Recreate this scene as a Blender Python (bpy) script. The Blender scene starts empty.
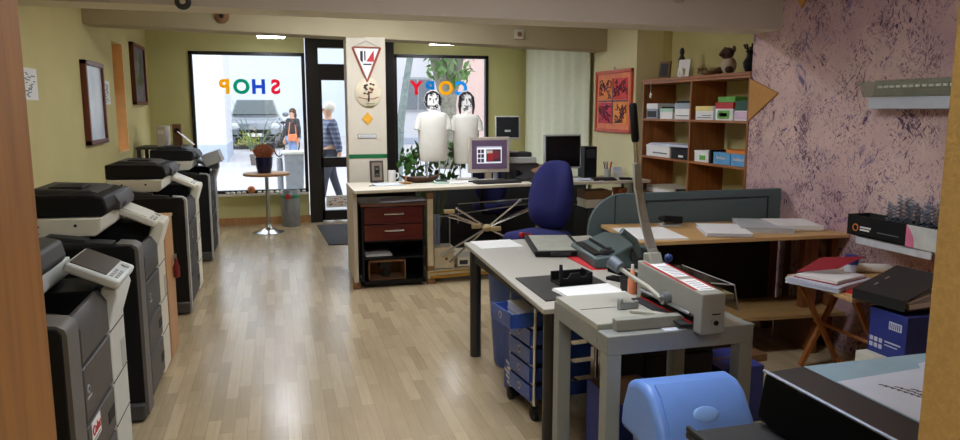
import bpy, bmesh, math, random
from mathutils import Vector, Matrix, Euler
random.seed(7)
SC = bpy.context.scene
COL = SC.collection
PI = math.pi

# ------------------------------------------------------------------ materials
def lin(c):
    return tuple(((v / 255) / 12.92 if v / 255 <= 0.04045 else ((v / 255 + 0.055) / 1.055) ** 2.4) for v in c) + (1,)
_M = {}
def mat(name, rgb, rough=0.55, metal=0.0, vary=0.10, scale=14.0, bump=0.0, bscale=60.0, coat=0.0, trans=0.0, alpha=1.0, spec=0.5):
    if name in _M: return _M[name]
    m = bpy.data.materials.new(name); m.use_nodes = True
    nt = m.node_tree; p = nt.nodes['Principled BSDF']
    tc = nt.nodes.new('ShaderNodeTexCoord')
    n = nt.nodes.new('ShaderNodeTexNoise'); n.inputs['Scale'].default_value = scale; n.inputs['Detail'].default_value = 4
    nt.links.new(tc.outputs['Object'], n.inputs['Vector'])
    r = nt.nodes.new('ShaderNodeValToRGB')
    c = lin(rgb)
    r.color_ramp.elements[0].position = 0.3; r.color_ramp.elements[1].position = 0.7
    r.color_ramp.elements[0].color = tuple(v * (1 - vary) for v in c[:3]) + (1,)
    r.color_ramp.elements[1].color = tuple(min(1, v * (1 + vary)) for v in c[:3]) + (1,)
    nt.links.new(n.outputs['Fac'], r.inputs['Fac']); nt.links.new(r.outputs['Color'], p.inputs['Base Color'])
    p.inputs['Roughness'].default_value = rough; p.inputs['Metallic'].default_value = metal
    p.inputs['Specular IOR Level'].default_value = spec
    if coat: p.inputs['Coat Weight'].default_value = coat
    if trans: p.inputs['Transmission Weight'].default_value = trans
    if alpha < 1: p.inputs['Alpha'].default_value = alpha
    if bump:
        n2 = nt.nodes.new('ShaderNodeTexNoise'); n2.inputs['Scale'].default_value = bscale; n2.inputs['Detail'].default_value = 3
        nt.links.new(tc.outputs['Object'], n2.inputs['Vector'])
        b = nt.nodes.new('ShaderNodeBump'); b.inputs['Strength'].default_value = bump; b.inputs['Distance'].default_value = 0.01
        nt.links.new(n2.outputs['Fac'], b.inputs['Height']); nt.links.new(b.outputs['Normal'], p.inputs['Normal'])
    _M[name] = m
    return m
def emit(name, rgb, strength):
    if name in _M: return _M[name]
    m = bpy.data.materials.new(name); m.use_nodes = True
    p = m.node_tree.nodes['Principled BSDF']
    p.inputs['Base Color'].default_value = lin(rgb)
    p.inputs['Emission Color'].default_value = lin(rgb); p.inputs['Emission Strength'].default_value = strength
    _M[name] = m; return m
def wood(name, rgb, rgb2, rough=0.45, axis=2, scale=5.0):
    if name in _M: return _M[name]
    m = bpy.data.materials.new(name); m.use_nodes = True
    nt = m.node_tree; p = nt.nodes['Principled BSDF']
    tc = nt.nodes.new('ShaderNodeTexCoord'); mp = nt.nodes.new('ShaderNodeMapping')
    s = [scale * 5] * 3; s[axis] = scale * 0.45; mp.inputs['Scale'].default_value = s
    n = nt.nodes.new('ShaderNodeTexNoise'); n.inputs['Scale'].default_value = 1.6; n.inputs['Detail'].default_value = 6; n.inputs['Distortion'].default_value = 0.8
    r = nt.nodes.new('ShaderNodeValToRGB')
    r.color_ramp.elements[0].position = 0.3; r.color_ramp.elements[1].position = 0.72
    r.color_ramp.elements[0].color = lin(rgb2); r.color_ramp.elements[1].color = lin(rgb)
    nt.links.new(tc.outputs['Object'], mp.inputs['Vector']); nt.links.new(mp.outputs['Vector'], n.inputs['Vector'])
    nt.links.new(n.outputs['Fac'], r.inputs['Fac']); nt.links.new(r.outputs['Color'], p.inputs['Base Color'])
    p.inputs['Roughness'].default_value = rough
    _M[name] = m; return m
def glass(name, tint=(255, 255, 255), gloss=0.06, rough=0.02):
    if name in _M: return _M[name]
    m = bpy.data.materials.new(name); m.use_nodes = True
    nt = m.node_tree; nt.nodes.clear()
    out = nt.nodes.new('ShaderNodeOutputMaterial'); mx = nt.nodes.new('ShaderNodeMixShader')
    t = nt.nodes.new('ShaderNodeBsdfTransparent'); t.inputs['Color'].default_value = lin(tint)
    g = nt.nodes.new('ShaderNodeBsdfGlossy'); g.inputs['Roughness'].default_value = rough
    mx.inputs['Fac'].default_value = gloss
    nt.links.new(t.outputs[0], mx.inputs[1]); nt.links.new(g.outputs[0], mx.inputs[2]); nt.links.new(mx.outputs[0], out.inputs['Surface'])
    _M[name] = m; return m

WALL_Y = mat('wall_olive_paint', (204, 192, 134), 0.85, vary=0.04, scale=2.0, bump=0.15, bscale=90)
WALL_G = mat('wall_green_paint', (208, 204, 146), 0.85, vary=0.04, scale=2.0, bump=0.12, bscale=90)
WALL_P = mat('wall_pale_paint', (222, 212, 166), 0.85, vary=0.03, scale=2.0, bump=0.12, bscale=90)
WHITE_P = mat('white_paint', (206, 196, 178), 0.8, vary=0.03, scale=3)
BEAM_P = mat('beam_grey_paint', (196, 184, 172), 0.85, vary=0.03, scale=3)
BEAM_B = mat('beam_beige_paint', (174, 162, 132), 0.85, vary=0.03, scale=3)
CEIL_P = mat('ceiling_paint', (222, 216, 200), 0.85, vary=0.02, scale=3)
OCHRE = mat('ochre_woodchip_wallpaper', (178, 142, 80), 0.8, vary=0.10, scale=110, bump=0.25, bscale=160)
LINING = wood('brown_door_lining', (164, 110, 48), (136, 86, 34), 0.5, 2, 5)
BLACK = mat('black_plastic', (12, 12, 14), 0.55, vary=0.1, bump=0.05, bscale=300, spec=.3)
BLACKM = mat('matt_black', (24, 23, 22), 0.75)
BLACKG = mat('gloss_black', (7, 8, 10), 0.2, spec=.4)
CHAR = mat('charcoal_plastic', (46, 46, 48), 0.55, vary=0.06, spec=.35)
DGREY = mat('dark_grey_plastic', (64, 62, 60), 0.5, vary=0.05)
MGREY = mat('taupe_grey_plastic', (98, 93, 88), 0.5, vary=0.04)
LGREY = mat('light_grey_plastic', (170, 170, 166), 0.45, vary=0.03)
CREAM = mat('cream_plastic', (222, 217, 200), 0.45, vary=0.03)
PANELW = mat('panel_white_plastic', (206, 208, 202), 0.4, vary=0.03)
BEIGE = mat('beige_plastic', (196, 186, 166), 0.5, vary=0.04)
CHROME = mat('chrome', (205, 206, 208), 0.18, 1.0, vary=0.02)
STEEL = mat('brushed_steel', (165, 168, 172), 0.38, 1.0, vary=0.04)
BRASS = mat('brass_trim', (196, 150, 58), 0.35, 0.8, vary=0.08)
PAPER = mat('white_paper', (236, 234, 232), 0.8, vary=0.02)
PAPERB = mat('bluish_paper', (206, 210, 226), 0.8, vary=0.03)
INK = mat('black_ink', (22, 20, 24), 0.7)
TEXTG = mat('printed_grey', (110, 110, 120), 0.8)
RED = mat('red_plastic', (188, 26, 30), 0.5)
REDP = mat('red_paper', (205, 40, 44), 0.7)
NAVY = mat('navy_card', (40, 54, 132), 0.6, vary=0.08)
BLUEC = mat('blue_fabric', (28, 30, 92), 0.95, vary=0.15, scale=120)
BLUEP = mat('cornflower_plastic', (116, 158, 236), 0.38, vary=0.03)
BLUET = mat('blue_tub_plastic', (58, 92, 178), 0.35, vary=0.05)
BLUED = mat('blue_drawer_plastic', (52, 84, 168), 0.25, vary=0.08)
TABLEG = mat('grey_laminate', (178, 172, 160), 0.5, vary=0.03, scale=40)
TABLEL = mat('light_laminate', (214, 204, 186), 0.42, vary=0.03, scale=40)
CUTG = mat('cutter_grey_enamel', (152, 152, 142), 0.42, vary=0.03)
CUTL = mat('cutter_pale_enamel', (176, 174, 162), 0.42, vary=0.03)
STANDG = mat('stand_grey_enamel', (142, 144, 138), 0.45, vary=0.04)
GREENG = mat('partition_green_grey', (84, 98, 100), 0.75, vary=0.05, scale=200)
BINDG = mat('binder_machine_green', (72, 88, 88), 0.45, vary=0.05)
SHELFW = wood('shelf_brown_wood', (166, 102, 50), (130, 74, 32), 0.5, 2, 4)
SHELFH = wood('shelf_brown_board', (176, 110, 58), (140, 80, 38), 0.5, 1, 4)
DESKW = wood('desk_beech', (210, 170, 116), (192, 150, 96), 0.5, 0, 4)
DESKL = wood('desk_leg_wood', (138, 84, 44), (110, 62, 30), 0.5, 2, 4)
PINE = wood('pine_batten', (178, 112, 56), (148, 86, 38), 0.5, 2, 6)
ORANGEW = wood('orange_wood', (196, 148, 98), (172, 122, 74), 0.5, 2, 4)
MAHOG = wood('mahogany_front', (104, 34, 22), (72, 18, 14), 0.3, 0, 4)
WALNUT = wood('walnut_board', (110, 66, 44), (78, 42, 28), 0.45, 0, 4)
CARD = mat('brown_cardboard', (128, 92, 60), 0.8, vary=0.06)
FRAME_D = mat('window_frame_dark', (24, 19, 18), 0.4)
GLASSW = glass('window_glass', (250, 253, 255), 0.05)
ACRYL = glass('clear_acrylic', (222, 226, 216), 0.14, 0.08)
ACRYLG = glass('smoky_acrylic', (222, 212, 192), 0.14, 0.1)
LEAF = mat('leaf_green', (60, 104, 40), 0.5, vary=0.35, scale=20)
LEAF2 = mat('tree_leaf_green', (84, 120, 58), 0.6, vary=0.4, scale=6)
SKIN = mat('skin', (206, 160, 134), 0.6, vary=0.05)
STONE = mat('white_stone', (226, 222, 212), 0.7, vary=0.12)

def pattern_wall():
    m = bpy.data.materials.new('marbled_purple_plaster'); m.use_nodes = True
    nt = m.node_tree; p = nt.nodes['Principled BSDF']; L = nt.links.new
    tc = nt.nodes.new('ShaderNodeTexCoord')
    def N(t, **k):
        n = nt.nodes.new(t)
        for a, b in k.items(): n.inputs[a].default_value = b
        return n
    base = N('ShaderNodeTexNoise', Scale=1.3, Detail=5); L(tc.outputs['Object'], base.inputs['Vector'])
    r0 = nt.nodes.new('ShaderNodeValToRGB'); e = r0.color_ramp.elements
    e[0].position = 0.32; e[0].color = lin((168, 132, 142)); e[1].position = 0.66; e[1].color = lin((222, 190, 182))
    L(base.outputs['Fac'], r0.inputs['Fac'])
    col = r0.outputs['Color']
    for k, (vs, lo, hi, c, sx, sz) in enumerate(((13, 0.635, 0.73, (80, 52, 84), 14, 56), (24, 0.61, 0.72, (112, 82, 102), 26, 92), (7, 0.65, 0.78, (120, 98, 138), 7, 30), (32, 0.60, 0.74, (136, 104, 114), 34, 80))):
        wv = N('ShaderNodeTexNoise', Scale=3.0 + k, Detail=2); L(tc.outputs['Object'], wv.inputs['Vector'])
        vo = N('ShaderNodeTexVoronoi', Scale=float(vs)); 
        L(tc.outputs['Object'], vo.inputs['Vector'])
        sep = nt.nodes.new('ShaderNodeSeparateColor'); L(vo.outputs['Color'], sep.inputs['Color'])
        ang = nt.nodes.new('ShaderNodeMath'); ang.operation = 'MULTIPLY_ADD'; ang.inputs[1].default_value = 2.2; ang.inputs[2].default_value = -1.1
        L(sep.outputs[0], ang.inputs[0])
        rot = nt.nodes.new('ShaderNodeVectorRotate'); rot.rotation_type = 'X_AXIS'
        L(tc.outputs['Object'], rot.inputs['Vector']); L(ang.outputs[0], rot.inputs['Angle'])
        mp = nt.nodes.new('ShaderNodeMapping'); mp.inputs['Scale'].default_value = (1, sz, sx)
        L(rot.outputs[0], mp.inputs['Vector'])
        st = N('ShaderNodeTexNoise', Scale=1.0, Detail=3, Distortion=0.9); L(mp.outputs[0], st.inputs['Vector'])
        add = nt.nodes.new('ShaderNodeMath'); add.operation = 'MULTIPLY_ADD'; add.inputs[1].default_value = 0.6
        L(wv.outputs['Fac'], add.inputs[0]); 
        sub = nt.nodes.new('ShaderNodeMath'); sub.operation = 'SUBTRACT'; sub.inputs[1].default_value = 0.30
        L(st.outputs['Fac'], sub.inputs[0]); L(sub.outputs[0], add.inputs[2])
        rr = nt.nodes.new('ShaderNodeMapRange'); rr.inputs['From Min'].default_value = lo - 0.02; rr.inputs['From Max'].default_value = hi - 0.02
        L(add.outputs[0], rr.inputs['Value'])
        mx = nt.nodes.new('ShaderNodeMix'); mx.data_type = 'RGBA'
        L(rr.outputs[0], mx.inputs[0]); L(col, mx.inputs[6]); mx.inputs[7].default_value = lin(c)
        col = mx.outputs[2]
    L(col, p.inputs['Base Color']); p.inputs['Roughness'].default_value = 0.8
    return m
def floor_mat():
    m = bpy.data.materials.new('strip_laminate_floor'); m.use_nodes = True
    nt = m.node_tree; p = nt.nodes['Principled BSDF']; L = nt.links.new
    tc = nt.nodes.new('ShaderNodeTexCoord'); mp = nt.nodes.new('ShaderNodeMapping'); mp.inputs['Rotation'].default_value = (0, 0, PI / 2)
    L(tc.outputs['Object'], mp.inputs['Vector'])
    def brick(c1, c2, mortar, off):
        b = nt.nodes.new('ShaderNodeTexBrick'); b.offset = off; b.offset_frequency = 2
        b.inputs['Scale'].default_value = 1; b.inputs['Brick Width'].default_value = 0.46; b.inputs['Row Height'].default_value = 0.066
        b.inputs['Mortar Size'].default_value = 0.0011; b.inputs['Mortar Smooth'].default_value = 0.4
        b.inputs['Color1'].default_value = lin(c1); b.inputs['Color2'].default_value = lin(c2); b.inputs['Mortar'].default_value = lin(mortar)
        L(mp.outputs[0], b.inputs['Vector']); return b
    b = brick((198, 178, 144), (172, 152, 120), (150, 132, 104), 0.37)
    mp2 = nt.nodes.new('ShaderNodeMapping'); mp2.inputs['Scale'].default_value = (60, 4, 1); L(tc.outputs['Object'], mp2.inputs['Vector'])
    n = nt.nodes.new('ShaderNodeTexNoise'); n.inputs['Scale'].default_value = 1; n.inputs['Detail'].default_value = 5; L(mp2.outputs[0], n.inputs['Vector'])
    r = nt.nodes.new('ShaderNodeValToRGB'); r.color_ramp.elements[0].color = (0.80, 0.79, 0.77, 1); r.color_ramp.elements[1].color = (1.12, 1.1, 1.08, 1)
    L(n.outputs['Fac'], r.inputs['Fac'])
    mx = nt.nodes.new('ShaderNodeMix'); mx.data_type = 'RGBA'; mx.blend_type = 'MULTIPLY'; mx.inputs[0].default_value = 1
    L(b.outputs['Color'], mx.inputs[6]); L(r.outputs['Color'], mx.inputs[7]); L(mx.outputs[2], p.inputs['Base Color'])
    p.inputs['Roughness'].default_value = 0.22; p.inputs['Specular IOR Level'].default_value = 0.72
    return m

# ------------------------------------------------------------------ mesh builder
class MB:
    def __init__(s): s.v = []; s.f = []; s.mi = []; s.X = Matrix()
    def at(s, x=0, y=0, z=0, rz=0, rx=0, ry=0):
        s.X = Matrix.Translation((x, y, z)) @ Euler((rx, ry, rz)).to_matrix().to_4x4(); return s
    def add(s, vs, fs, m=0):
        o = len(s.v); s.v += [s.X @ Vector(p) for p in vs]
        for f in fs: s.f.append([o + i for i in f]); s.mi.append(m)
        return s
    def box(s, x0, x1, y0, y1, z0, z1, m=0):
        vs = [(x, y, z) for z in (z0, z1) for y in (y0, y1) for x in (x0, x1)]
        return s.add(vs, [(0, 2, 3, 1), (4, 5, 7, 6), (0, 1, 5, 4), (2, 6, 7, 3), (0, 4, 6, 2), (1, 3, 7, 5)], m)
    def prism(s, poly, axis, a, b, m=0):
        n = len(poly)
        def P(q, t): return {'x': (t, q[0], q[1]), 'y': (q[0], t, q[1]), 'z': (q[0], q[1], t)}[axis]
        vs = [P(q, a) for q in poly] + [P(q, b) for q in poly]
        fs = [tuple(range(n))[::-1], tuple(range(n, 2 * n))] + [(i, (i + 1) % n, n + (i + 1) % n, n + i) for i in range(n)]
        return s.add(vs, fs, m)
    def cyl(s, p0, p1, r0, r1=None, n=16, m=0):
        r1 = r0 if r1 is None else r1
        p0 = Vector(p0); p1 = Vector(p1); d = (p1 - p0).normalized()
        u = d.orthogonal().normalized(); w = d.cross(u)
        vs = []
        for p, r in ((p0, r0), (p1, r1)):
            for i in range(n):
                a = 2 * PI * i / n; vs.append(p + (u * math.cos(a) + w * math.sin(a)) * r)
        fs = [tuple(range(n))[::-1], tuple(range(n, 2 * n))] + [(i, (i + 1) % n, n + (i + 1) % n, n + i) for i in range(n)]
        return s.add(vs, fs, m)
    def tube(s, pts, r, n=8, m=0):
        pts = [Vector(p) for p in pts]; vs = []; fs = []
        u = None
        for k, p in enumerate(pts):
            d = (pts[min(k + 1, len(pts) - 1)] - pts[max(k - 1, 0)]).normalized()
            u = d.orthogonal().normalized() if u is None else (u - d * u.dot(d)).normalized()
            w = d.cross(u); rr = r[k] if isinstance(r, (list, tuple)) else r
            for i in range(n):
                a = 2 * PI * i / n; vs.append(p + (u * math.cos(a) + w * math.sin(a)) * rr)
        for k in range(len(pts) - 1):
            for i in range(n): fs.append((k * n + i, k * n + (i + 1) % n, (k + 1) * n + (i + 1) % n, (k + 1) * n + i))
        fs += [tuple(range(n))[::-1], tuple(range((len(pts) - 1) * n, len(pts) * n))]
        return s.add(vs, fs, m)
    def lathe(s, prof, c=(0, 0, 0), n=24, m=0, sx=1, sy=1):
        vs = []; fs = []
        for r, z in prof:
            for i in range(n):
                a = 2 * PI * i / n; vs.append((c[0] + r * sx * math.cos(a), c[1] + r * sy * math.sin(a), c[2] + z))
        for k in range(len(prof) - 1):
            for i in range(n): fs.append((k * n + i, k * n + (i + 1) % n, (k + 1) * n + (i + 1) % n, (k + 1) * n + i))
        fs += [tuple(range(n))[::-1], tuple(range((len(prof) - 1) * n, len(prof) * n))]
        return s.add(vs, fs, m)
    def ball(s, c, r, n=12, m=0):
        r = r if isinstance(r, (tuple, list)) else (r, r, r)
        prof = [(math.sin(PI * k / (n)), -math.cos(PI * k / n)) for k in range(n + 1)]
        prof[0] = (0.02, -1); prof[-1] = (0.02, 1)
        vs = []; fs = []; q = n * 2
        for pr, z in prof:
            for i in range(q):
                a = 2 * PI * i / q; vs.append((c[0] + r[0] * pr * math.cos(a), c[1] + r[1] * pr * math.sin(a), c[2] + r[2] * z))
        for k in range(n):
            for i in range(q): fs.append((k * q + i, k * q + (i + 1) % q, (k + 1) * q + (i + 1) % q, (k + 1) * q + i))
        fs += [tuple(range(q))[::-1], tuple(range(n * q, n * q + q))]
        return s.add(vs, fs, m)
    def quad(s, a, b, c, d, m=0): return s.add([a, b, c, d], [(0, 1, 2, 3)], m)
    def sheet(s, pts, t, m=0):   # polygon (3D, coplanar) with thickness downwards along its normal
        P = [Vector(p) for p in pts]; nn = (P[1] - P[0]).cross(P[2] - P[0]).normalized() * t; n = len(P)
        return s.add(P + [p - nn for p in P], [tuple(range(n)), tuple(range(n, 2 * n))[::-1]] + [(i, n + i, n + (i + 1) % n, (i + 1) % n) for i in range(n)], m)
    def build(s, name, mats, parent=None, loc=(0, 0, 0), rz=0.0, bevel=0.0, seg=2, smooth=True, angle=38):
        me = bpy.data.meshes.new(name); me.from_pydata([tuple(v) for v in s.v], [], s.f)
        for m in (mats if isinstance(mats, (list, tuple)) else [mats]): me.materials.append(m)
        me.polygons.foreach_set('material_index', s.mi); me.update()
        bm = bmesh.new(); bm.from_mesh(me); bmesh.ops.recalc_face_normals(bm, faces=bm.faces); bm.to_mesh(me); bm.free()
        if smooth:
            me.polygons.foreach_set('use_smooth', [True] * len(me.polygons)); me.set_sharp_from_angle(angle=math.radians(angle))
        o = bpy.data.objects.new(name, me); COL.objects.link(o); o.location = loc; o.rotation_euler = (0, 0, rz)
        if parent: o.parent = parent
        if bevel:
            b = o.modifiers.new('edge', 'BEVEL'); b.width = bevel; b.segments = seg; b.limit_method = 'ANGLE'; b.angle_limit = math.radians(40)
        return o
def tag(o, label, cat, group=None, kind=None):
    o['label'] = label; o['category'] = cat
    if group: o['group'] = group
    if kind: o['kind'] = kind
    return o
def thing(name, label, cat, loc=(0, 0, 0), rz=0.0, group=None, rot=None):
    o = bpy.data.objects.new(name, None); COL.objects.link(o); o.location = loc; o.rotation_euler = rot or (0, 0, rz)
    o.empty_display_size = 0.1
    return tag(o, label, cat, group)
def struct(name, mb, mats, **k):
    o = mb.build(name, mats, **k); o['kind'] = 'structure'; return o
def dup(root, loc, rz=None, label=None):
    r = root.copy(); COL.objects.link(r); r.location = loc
    if rz is not None: r.rotation_euler = (0, 0, rz)
    if label: r['label'] = label
    for ch in list(root.children):
        c = ch.copy(); COL.objects.link(c); c.parent = r
        for g in ch.children:
            d = g.copy(); COL.objects.link(d); d.parent = c
    return r
def text_mb(s, size, depth=0.002, bold=0.0):
    cu = bpy.data.curves.new('t', 'FONT'); cu.body = s; cu.size = size; cu.extrude = depth; cu.offset = bold; cu.align_x = 'CENTER'; cu.align_y = 'CENTER'
    o = bpy.data.objects.new('t', cu); COL.objects.link(o)
    bpy.context.view_layer.update()
    me = bpy.data.meshes.new_from_object(o.evaluated_get(bpy.context.evaluated_depsgraph_get()))
    mb = MB(); vs = [v.co.copy() for v in me.vertices]; fs = [tuple(p.vertices) for p in me.polygons]
    bpy.data.objects.remove(o); bpy.data.curves.remove(cu); bpy.data.meshes.remove(me)
    return vs, fs
def add_text(mb, s, size, M, m=0, depth=0.002, bold=0.0):
    vs, fs = text_mb(s, size, depth, bold); mb.add([M @ v for v in vs], fs, m); return mb
def RM(x, y, z, rx=0, ry=0, rz=0, sx=1):
    return Matrix.Translation((x, y, z)) @ Euler((rx, ry, rz)).to_matrix().to_4x4() @ Matrix.Diagonal((sx, 1, 1, 1))

# ------------------------------------------------------------------ the room
struct('floor', MB().box(-1.7, 4.1, -1.7, 10.8, -0.12, 0), floor_mat())
struct('ceiling', MB().box(-1.75, 4.15, -1.7, 10.9, 2.75, 2.9), CEIL_P)
# left wall with a tall shallow niche
w = MB()
w.box(-1.75, -1.6, -1.7, 8.49, 0, 2.75).box(-1.75, -1.6, 9.05, 10.9, 0, 2.75).box(-1.75, -1.6, 8.49, 9.05, 0, 1.14).box(-1.75, -1.6, 8.49, 9.05, 2.30, 2.75)
struct('wall_left', w, WALL_Y)
NICHE = mat('niche_backlit_orange', (252, 206, 148), 0.7, vary=0.05)  # pale orange stands in for light coming from behind the slot
struct('trim_1', MB().box(-1.80, -1.70, 8.47, 9.07, 1.12, 2.32).box(-1.70, -1.598, 9.03, 9.05, 1.14, 2.3).box(-1.70, -1.598, 8.49, 9.05, 1.14, 1.155), NICHE)
# window wall
w = MB()
w.box(-1.75, -1.085, 10.68, 10.9, 0, 2.75).box(-1.085, 0.42, 10.68, 10.9, 0, 0.435).box(-1.085, 0.42, 10.68, 10.9, 2.365, 2.75)
w.box(0.42, 1.66, 10.68, 10.9, 2.60, 2.75).box(1.66, 3.07, 10.68, 10.9, 0, 0.435).box(1.66, 3.07, 10.68, 10.9, 2.375, 2.75).box(3.07, 3.9, 10.68, 10.9, 0, 2.75)
struct('wall_window_side', w, WALL_G)
# right side: light strip, picture wall, alcove, marbled wall
struct('wall_right', MB().box(3.68, 3.9, 8.05, 10.68, 0, 2.75), WALL_P)
struct('wall_picture', MB().box(3.6, 3.9, 7.0, 8.05, 0, 2.75), WALL_P)
struct('wall_alcove', MB().box(4.0, 4.15, 4.9, 7.1, 0, 2.75).box(3.9, 4.05, 7.0, 7.15, 0, 2.75), WALL_Y)
struct('wall_marbled', MB().box(3.6, 4.1, 0.85, 5.07, 0, 2.75), pattern_wall())
# the partition wall the photograph looks through
struct('wall_near', MB().box(-1.75, -0.262, 0.62, 0.85, 0, 2.75).box(0.933, 4.1, 0.62, 0.85, 0, 2.75).box(-0.262, 0.933, 0.62, 0.85, 2.15, 2.75), OCHRE)
struct('trim_2', MB().box(-0.262, -0.247, 0.6, 0.865, 0, 2.135).box(-0.34, -0.262, 0.85, 0.865, 0, 2.16), LINING)
struct('wall_hall', MB().box(-1.75, 4.1, -1.85, -1.7, 0, 2.75).box(4.0, 4.15, -1.7, 0.7, 0, 2.75), WALL_P)
# downstand beams (slightly out of square, as the old building is)
def beam(name, l, r, depth, m, m2):
    # l, r : (x, y_front, z_bottom)
    b = MB(); vs = []
    for (x, y, z) in (l, r): vs += [(x, y, z), (x, y + depth, z), (x, y + depth, 2.76), (x, y, 2.76)]
    b.add(vs, [(0, 1, 2, 3), (7, 6, 5, 4), (0, 3, 7, 4), (1, 5, 6, 2), (3, 2, 6, 7)], 0); b.add([vs[0], vs[1], vs[5], vs[4]], [(0, 1, 2, 3)], 1)
    return struct(name, b, [m, m2], smooth=False)
beam('beam_front', (-1.6, 5.2, 2.262), (3.6, 4.74, 2.172), 0.34, BEAM_P, CEIL_P)  # paler underside colour stands for the light on the soffit
beam('beam_rear', (-1.6, 7.31, 2.345), (3.62, 7.72, 2.245), 0.33, BEAM_B, BEAM_B)
struct('pillar', MB().box(0.70, 1.085, 7.505, 7.80, 0, 2.305), WHITE_P)
struct('baseboard_window_side', MB().box(-1.6, 0.43, 10.655, 10.68, 0, 0.10), ORANGEW)
struct('baseboard_left', MB().box(-1.6, -1.582, 0.85, 10.68, 0, 0.08), ORANGEW)
struct('windowsill', MB().box(-1.085, 0.42, 10.62, 10.9, 0.405, 0.437), STONE)

# ------------------------------------------------------------------ windows, door, lettering
def win(name, x0, x1, z0, z1, t=0.045):
    o = struct(name, MB().box(x0, x0 + t, 10.66, 10.74, z0, z1).box(x1 - t, x1, 10.66, 10.74, z0, z1).box(x0, x1, 10.66, 10.74, z1 - t, z1).box(x0, x1, 10.66, 10.74, z0, z0 + t), FRAME_D)
    g = MB().box(x0 + t, x1 - t, 10.70, 10.708, z0 + t, z1 - t).build('pane', GLASSW, o)
    return o
W1 = win('window_1', -1.085, 0.42, 0.437, 2.365)
W2 = win('window_2', 1.66, 3.07, 0.437, 2.375)
def vinyl(name, rgb):
    m = mat(name, rgb, .5, vary=.02); nt = m.node_tree; p = nt.nodes['Principled BSDF']; o = [n for n in nt.nodes if n.type == 'OUTPUT_MATERIAL'][0]
    t = nt.nodes.new('ShaderNodeBsdfTranslucent'); t.inputs['Color'].default_value = lin(rgb); mx = nt.nodes.new('ShaderNodeMixShader'); mx.inputs[0].default_value = .75
    nt.links.new(p.outputs[0], mx.inputs[1]); nt.links.new(t.outputs[0], mx.inputs[2]); nt.links.new(mx.outputs[0], o.inputs['Surface']); return m
LM = {'y': vinyl('letter_yellow', (255, 206, 40)), 'g': vinyl('letter_green', (0, 190, 160)), 'b': vinyl('letter_blue', (60, 120, 220)), 'r': vinyl('letter_red', (244, 50, 90)), 'c': vinyl('letter_cyan', (70, 190, 244)), 'c2': vinyl('letter_petrol', (40, 170, 220))}
for ch, x, c, par in (('P', -0.645, 'y', W1), ('O', -0.43, 'g', W1), ('H', -0.205, 'b', W1), ('S', 0.02, 'r', W1),
                      ('Y', 1.99, 'r', W2), ('P', 2.2, 'c2', W2), ('O', 2.43, 'y', W2), ('C', 2.66, 'c', W2)):
    b = add_text(MB(), ch, 0.262, RM(0, 0, 0, rx=PI / 2, sx=-1), 0, 0.003, 0.011)
    o = b.build('letter', LM[c], par, loc=(x, 10.695, 1.893), smooth=False); o['label'] = {'y': 'yellow', 'g': 'green', 'b': 'blue', 'r': 'red', 'c': 'light blue', 'c2': 'blue'}[c] + ' vinyl letter ' + ch
d = struct('door_1', MB().box(0.432, 0.60, 10.62, 10.76, 0, 2.58).box(1.53, 1.66, 10.62, 10.76, 0, 2.58).box(0.6, 1.53, 10.62, 10.76, 2.44, 2.6).box(0.6, 1.53, 10.62, 10.76, 2.0, 2.22)
           .box(0.6, 1.53, 10.64, 10.74, 0.78, 0.92).box(0.6, 1.53, 10.64, 10.74, 0.02, 0.16).box(0.6, 0.64, 10.64, 10.74, 0.02, 2.0).box(1.42, 1.53, 10.64, 10.74, 0.02, 2.0), FRAME_D, bevel=0.004)
MB().box(0.6, 1.53, 10.69, 10.697, 2.22, 2.44).build('transom_pane', GLASSW, d)
MB().box(0.64, 1.42, 10.69, 10.697, 0.92, 2.0).build('upper_pane', GLASSW, d)
MB().box(0.64, 1.42, 10.69, 10.697, 0.16, 0.78).build('lower_pane', GLASSW, d)
ph = MB().box(0.66, 1.0, 10.672, 10.688, 0.2, 0.37)
for i in range(22):
    x = 0.68 + random.random() * 0.28; z = 0.22 + random.random() * 0.12; ph.box(x, x + 0.03, 10.668, 10.672, z, z + 0.012, 1 + i % 2)
tag(ph.build('paper_notice', [PAPER, mat('notice_orange', (230, 160, 70)), TEXTG]), 'white paper notice with orange print taped low on the door glass', 'notice')
MB().cyl((1.35, 10.60, 1.0), (1.35, 10.64, 1.0), 0.02).cyl((1.24, 10.59, 1.0), (1.36, 10.59, 1.0), 0.012).build('door_handle', STEEL, d)

# ------------------------------------------------------------------ outdoors
ASPH = mat('pale_paving', (186, 184, 188), 0.9, vary=0.06, scale=1.2)
WHITEB = mat('white_render', (214, 218, 224), 0.9, vary=0.02, scale=1)
BLUEB = mat('bluish_plinth_render', (178, 188, 206), 0.9, vary=0.03)
PINKB = mat('pinkish_render', (216, 184, 174), 0.9, vary=0.04)
g = MB(); prof = [(10.9, -0.02), (13, 0), (20.7, 0.2), (26, 0.31), (40, 0.4)]
for (y0, z0), (y1, z1) in zip(prof, prof[1:]): g.quad((-14, y0, z0), (18, y0, z0), (18, y1, z1), (-14, y1, z1))
struct('ground_street', g, ASPH)
hb = thing('house', 'white house wall with bluish plinth seen at the left of the SHOP window', 'building', (-4, 20.7, 0))
MB().box(-4, 2.72, 0, 3, 0.62, 9).build('wall', WHITEB, hb); MB().box(-4, 2.73, -0.03, 3, -0.2, 0.66).build('plinth', BLUEB, hb)
hb = thing('house', 'long white house front across the street behind the parked car', 'building', (0, 34, 0))
MB().box(-10, 4.2, 0, 5, -0.5, 12).build('wall', WHITEB, hb)
hb = thing('house', 'white house with a grey casement window seen through the COPY window', 'building', (4.5, 27, 0))
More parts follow.
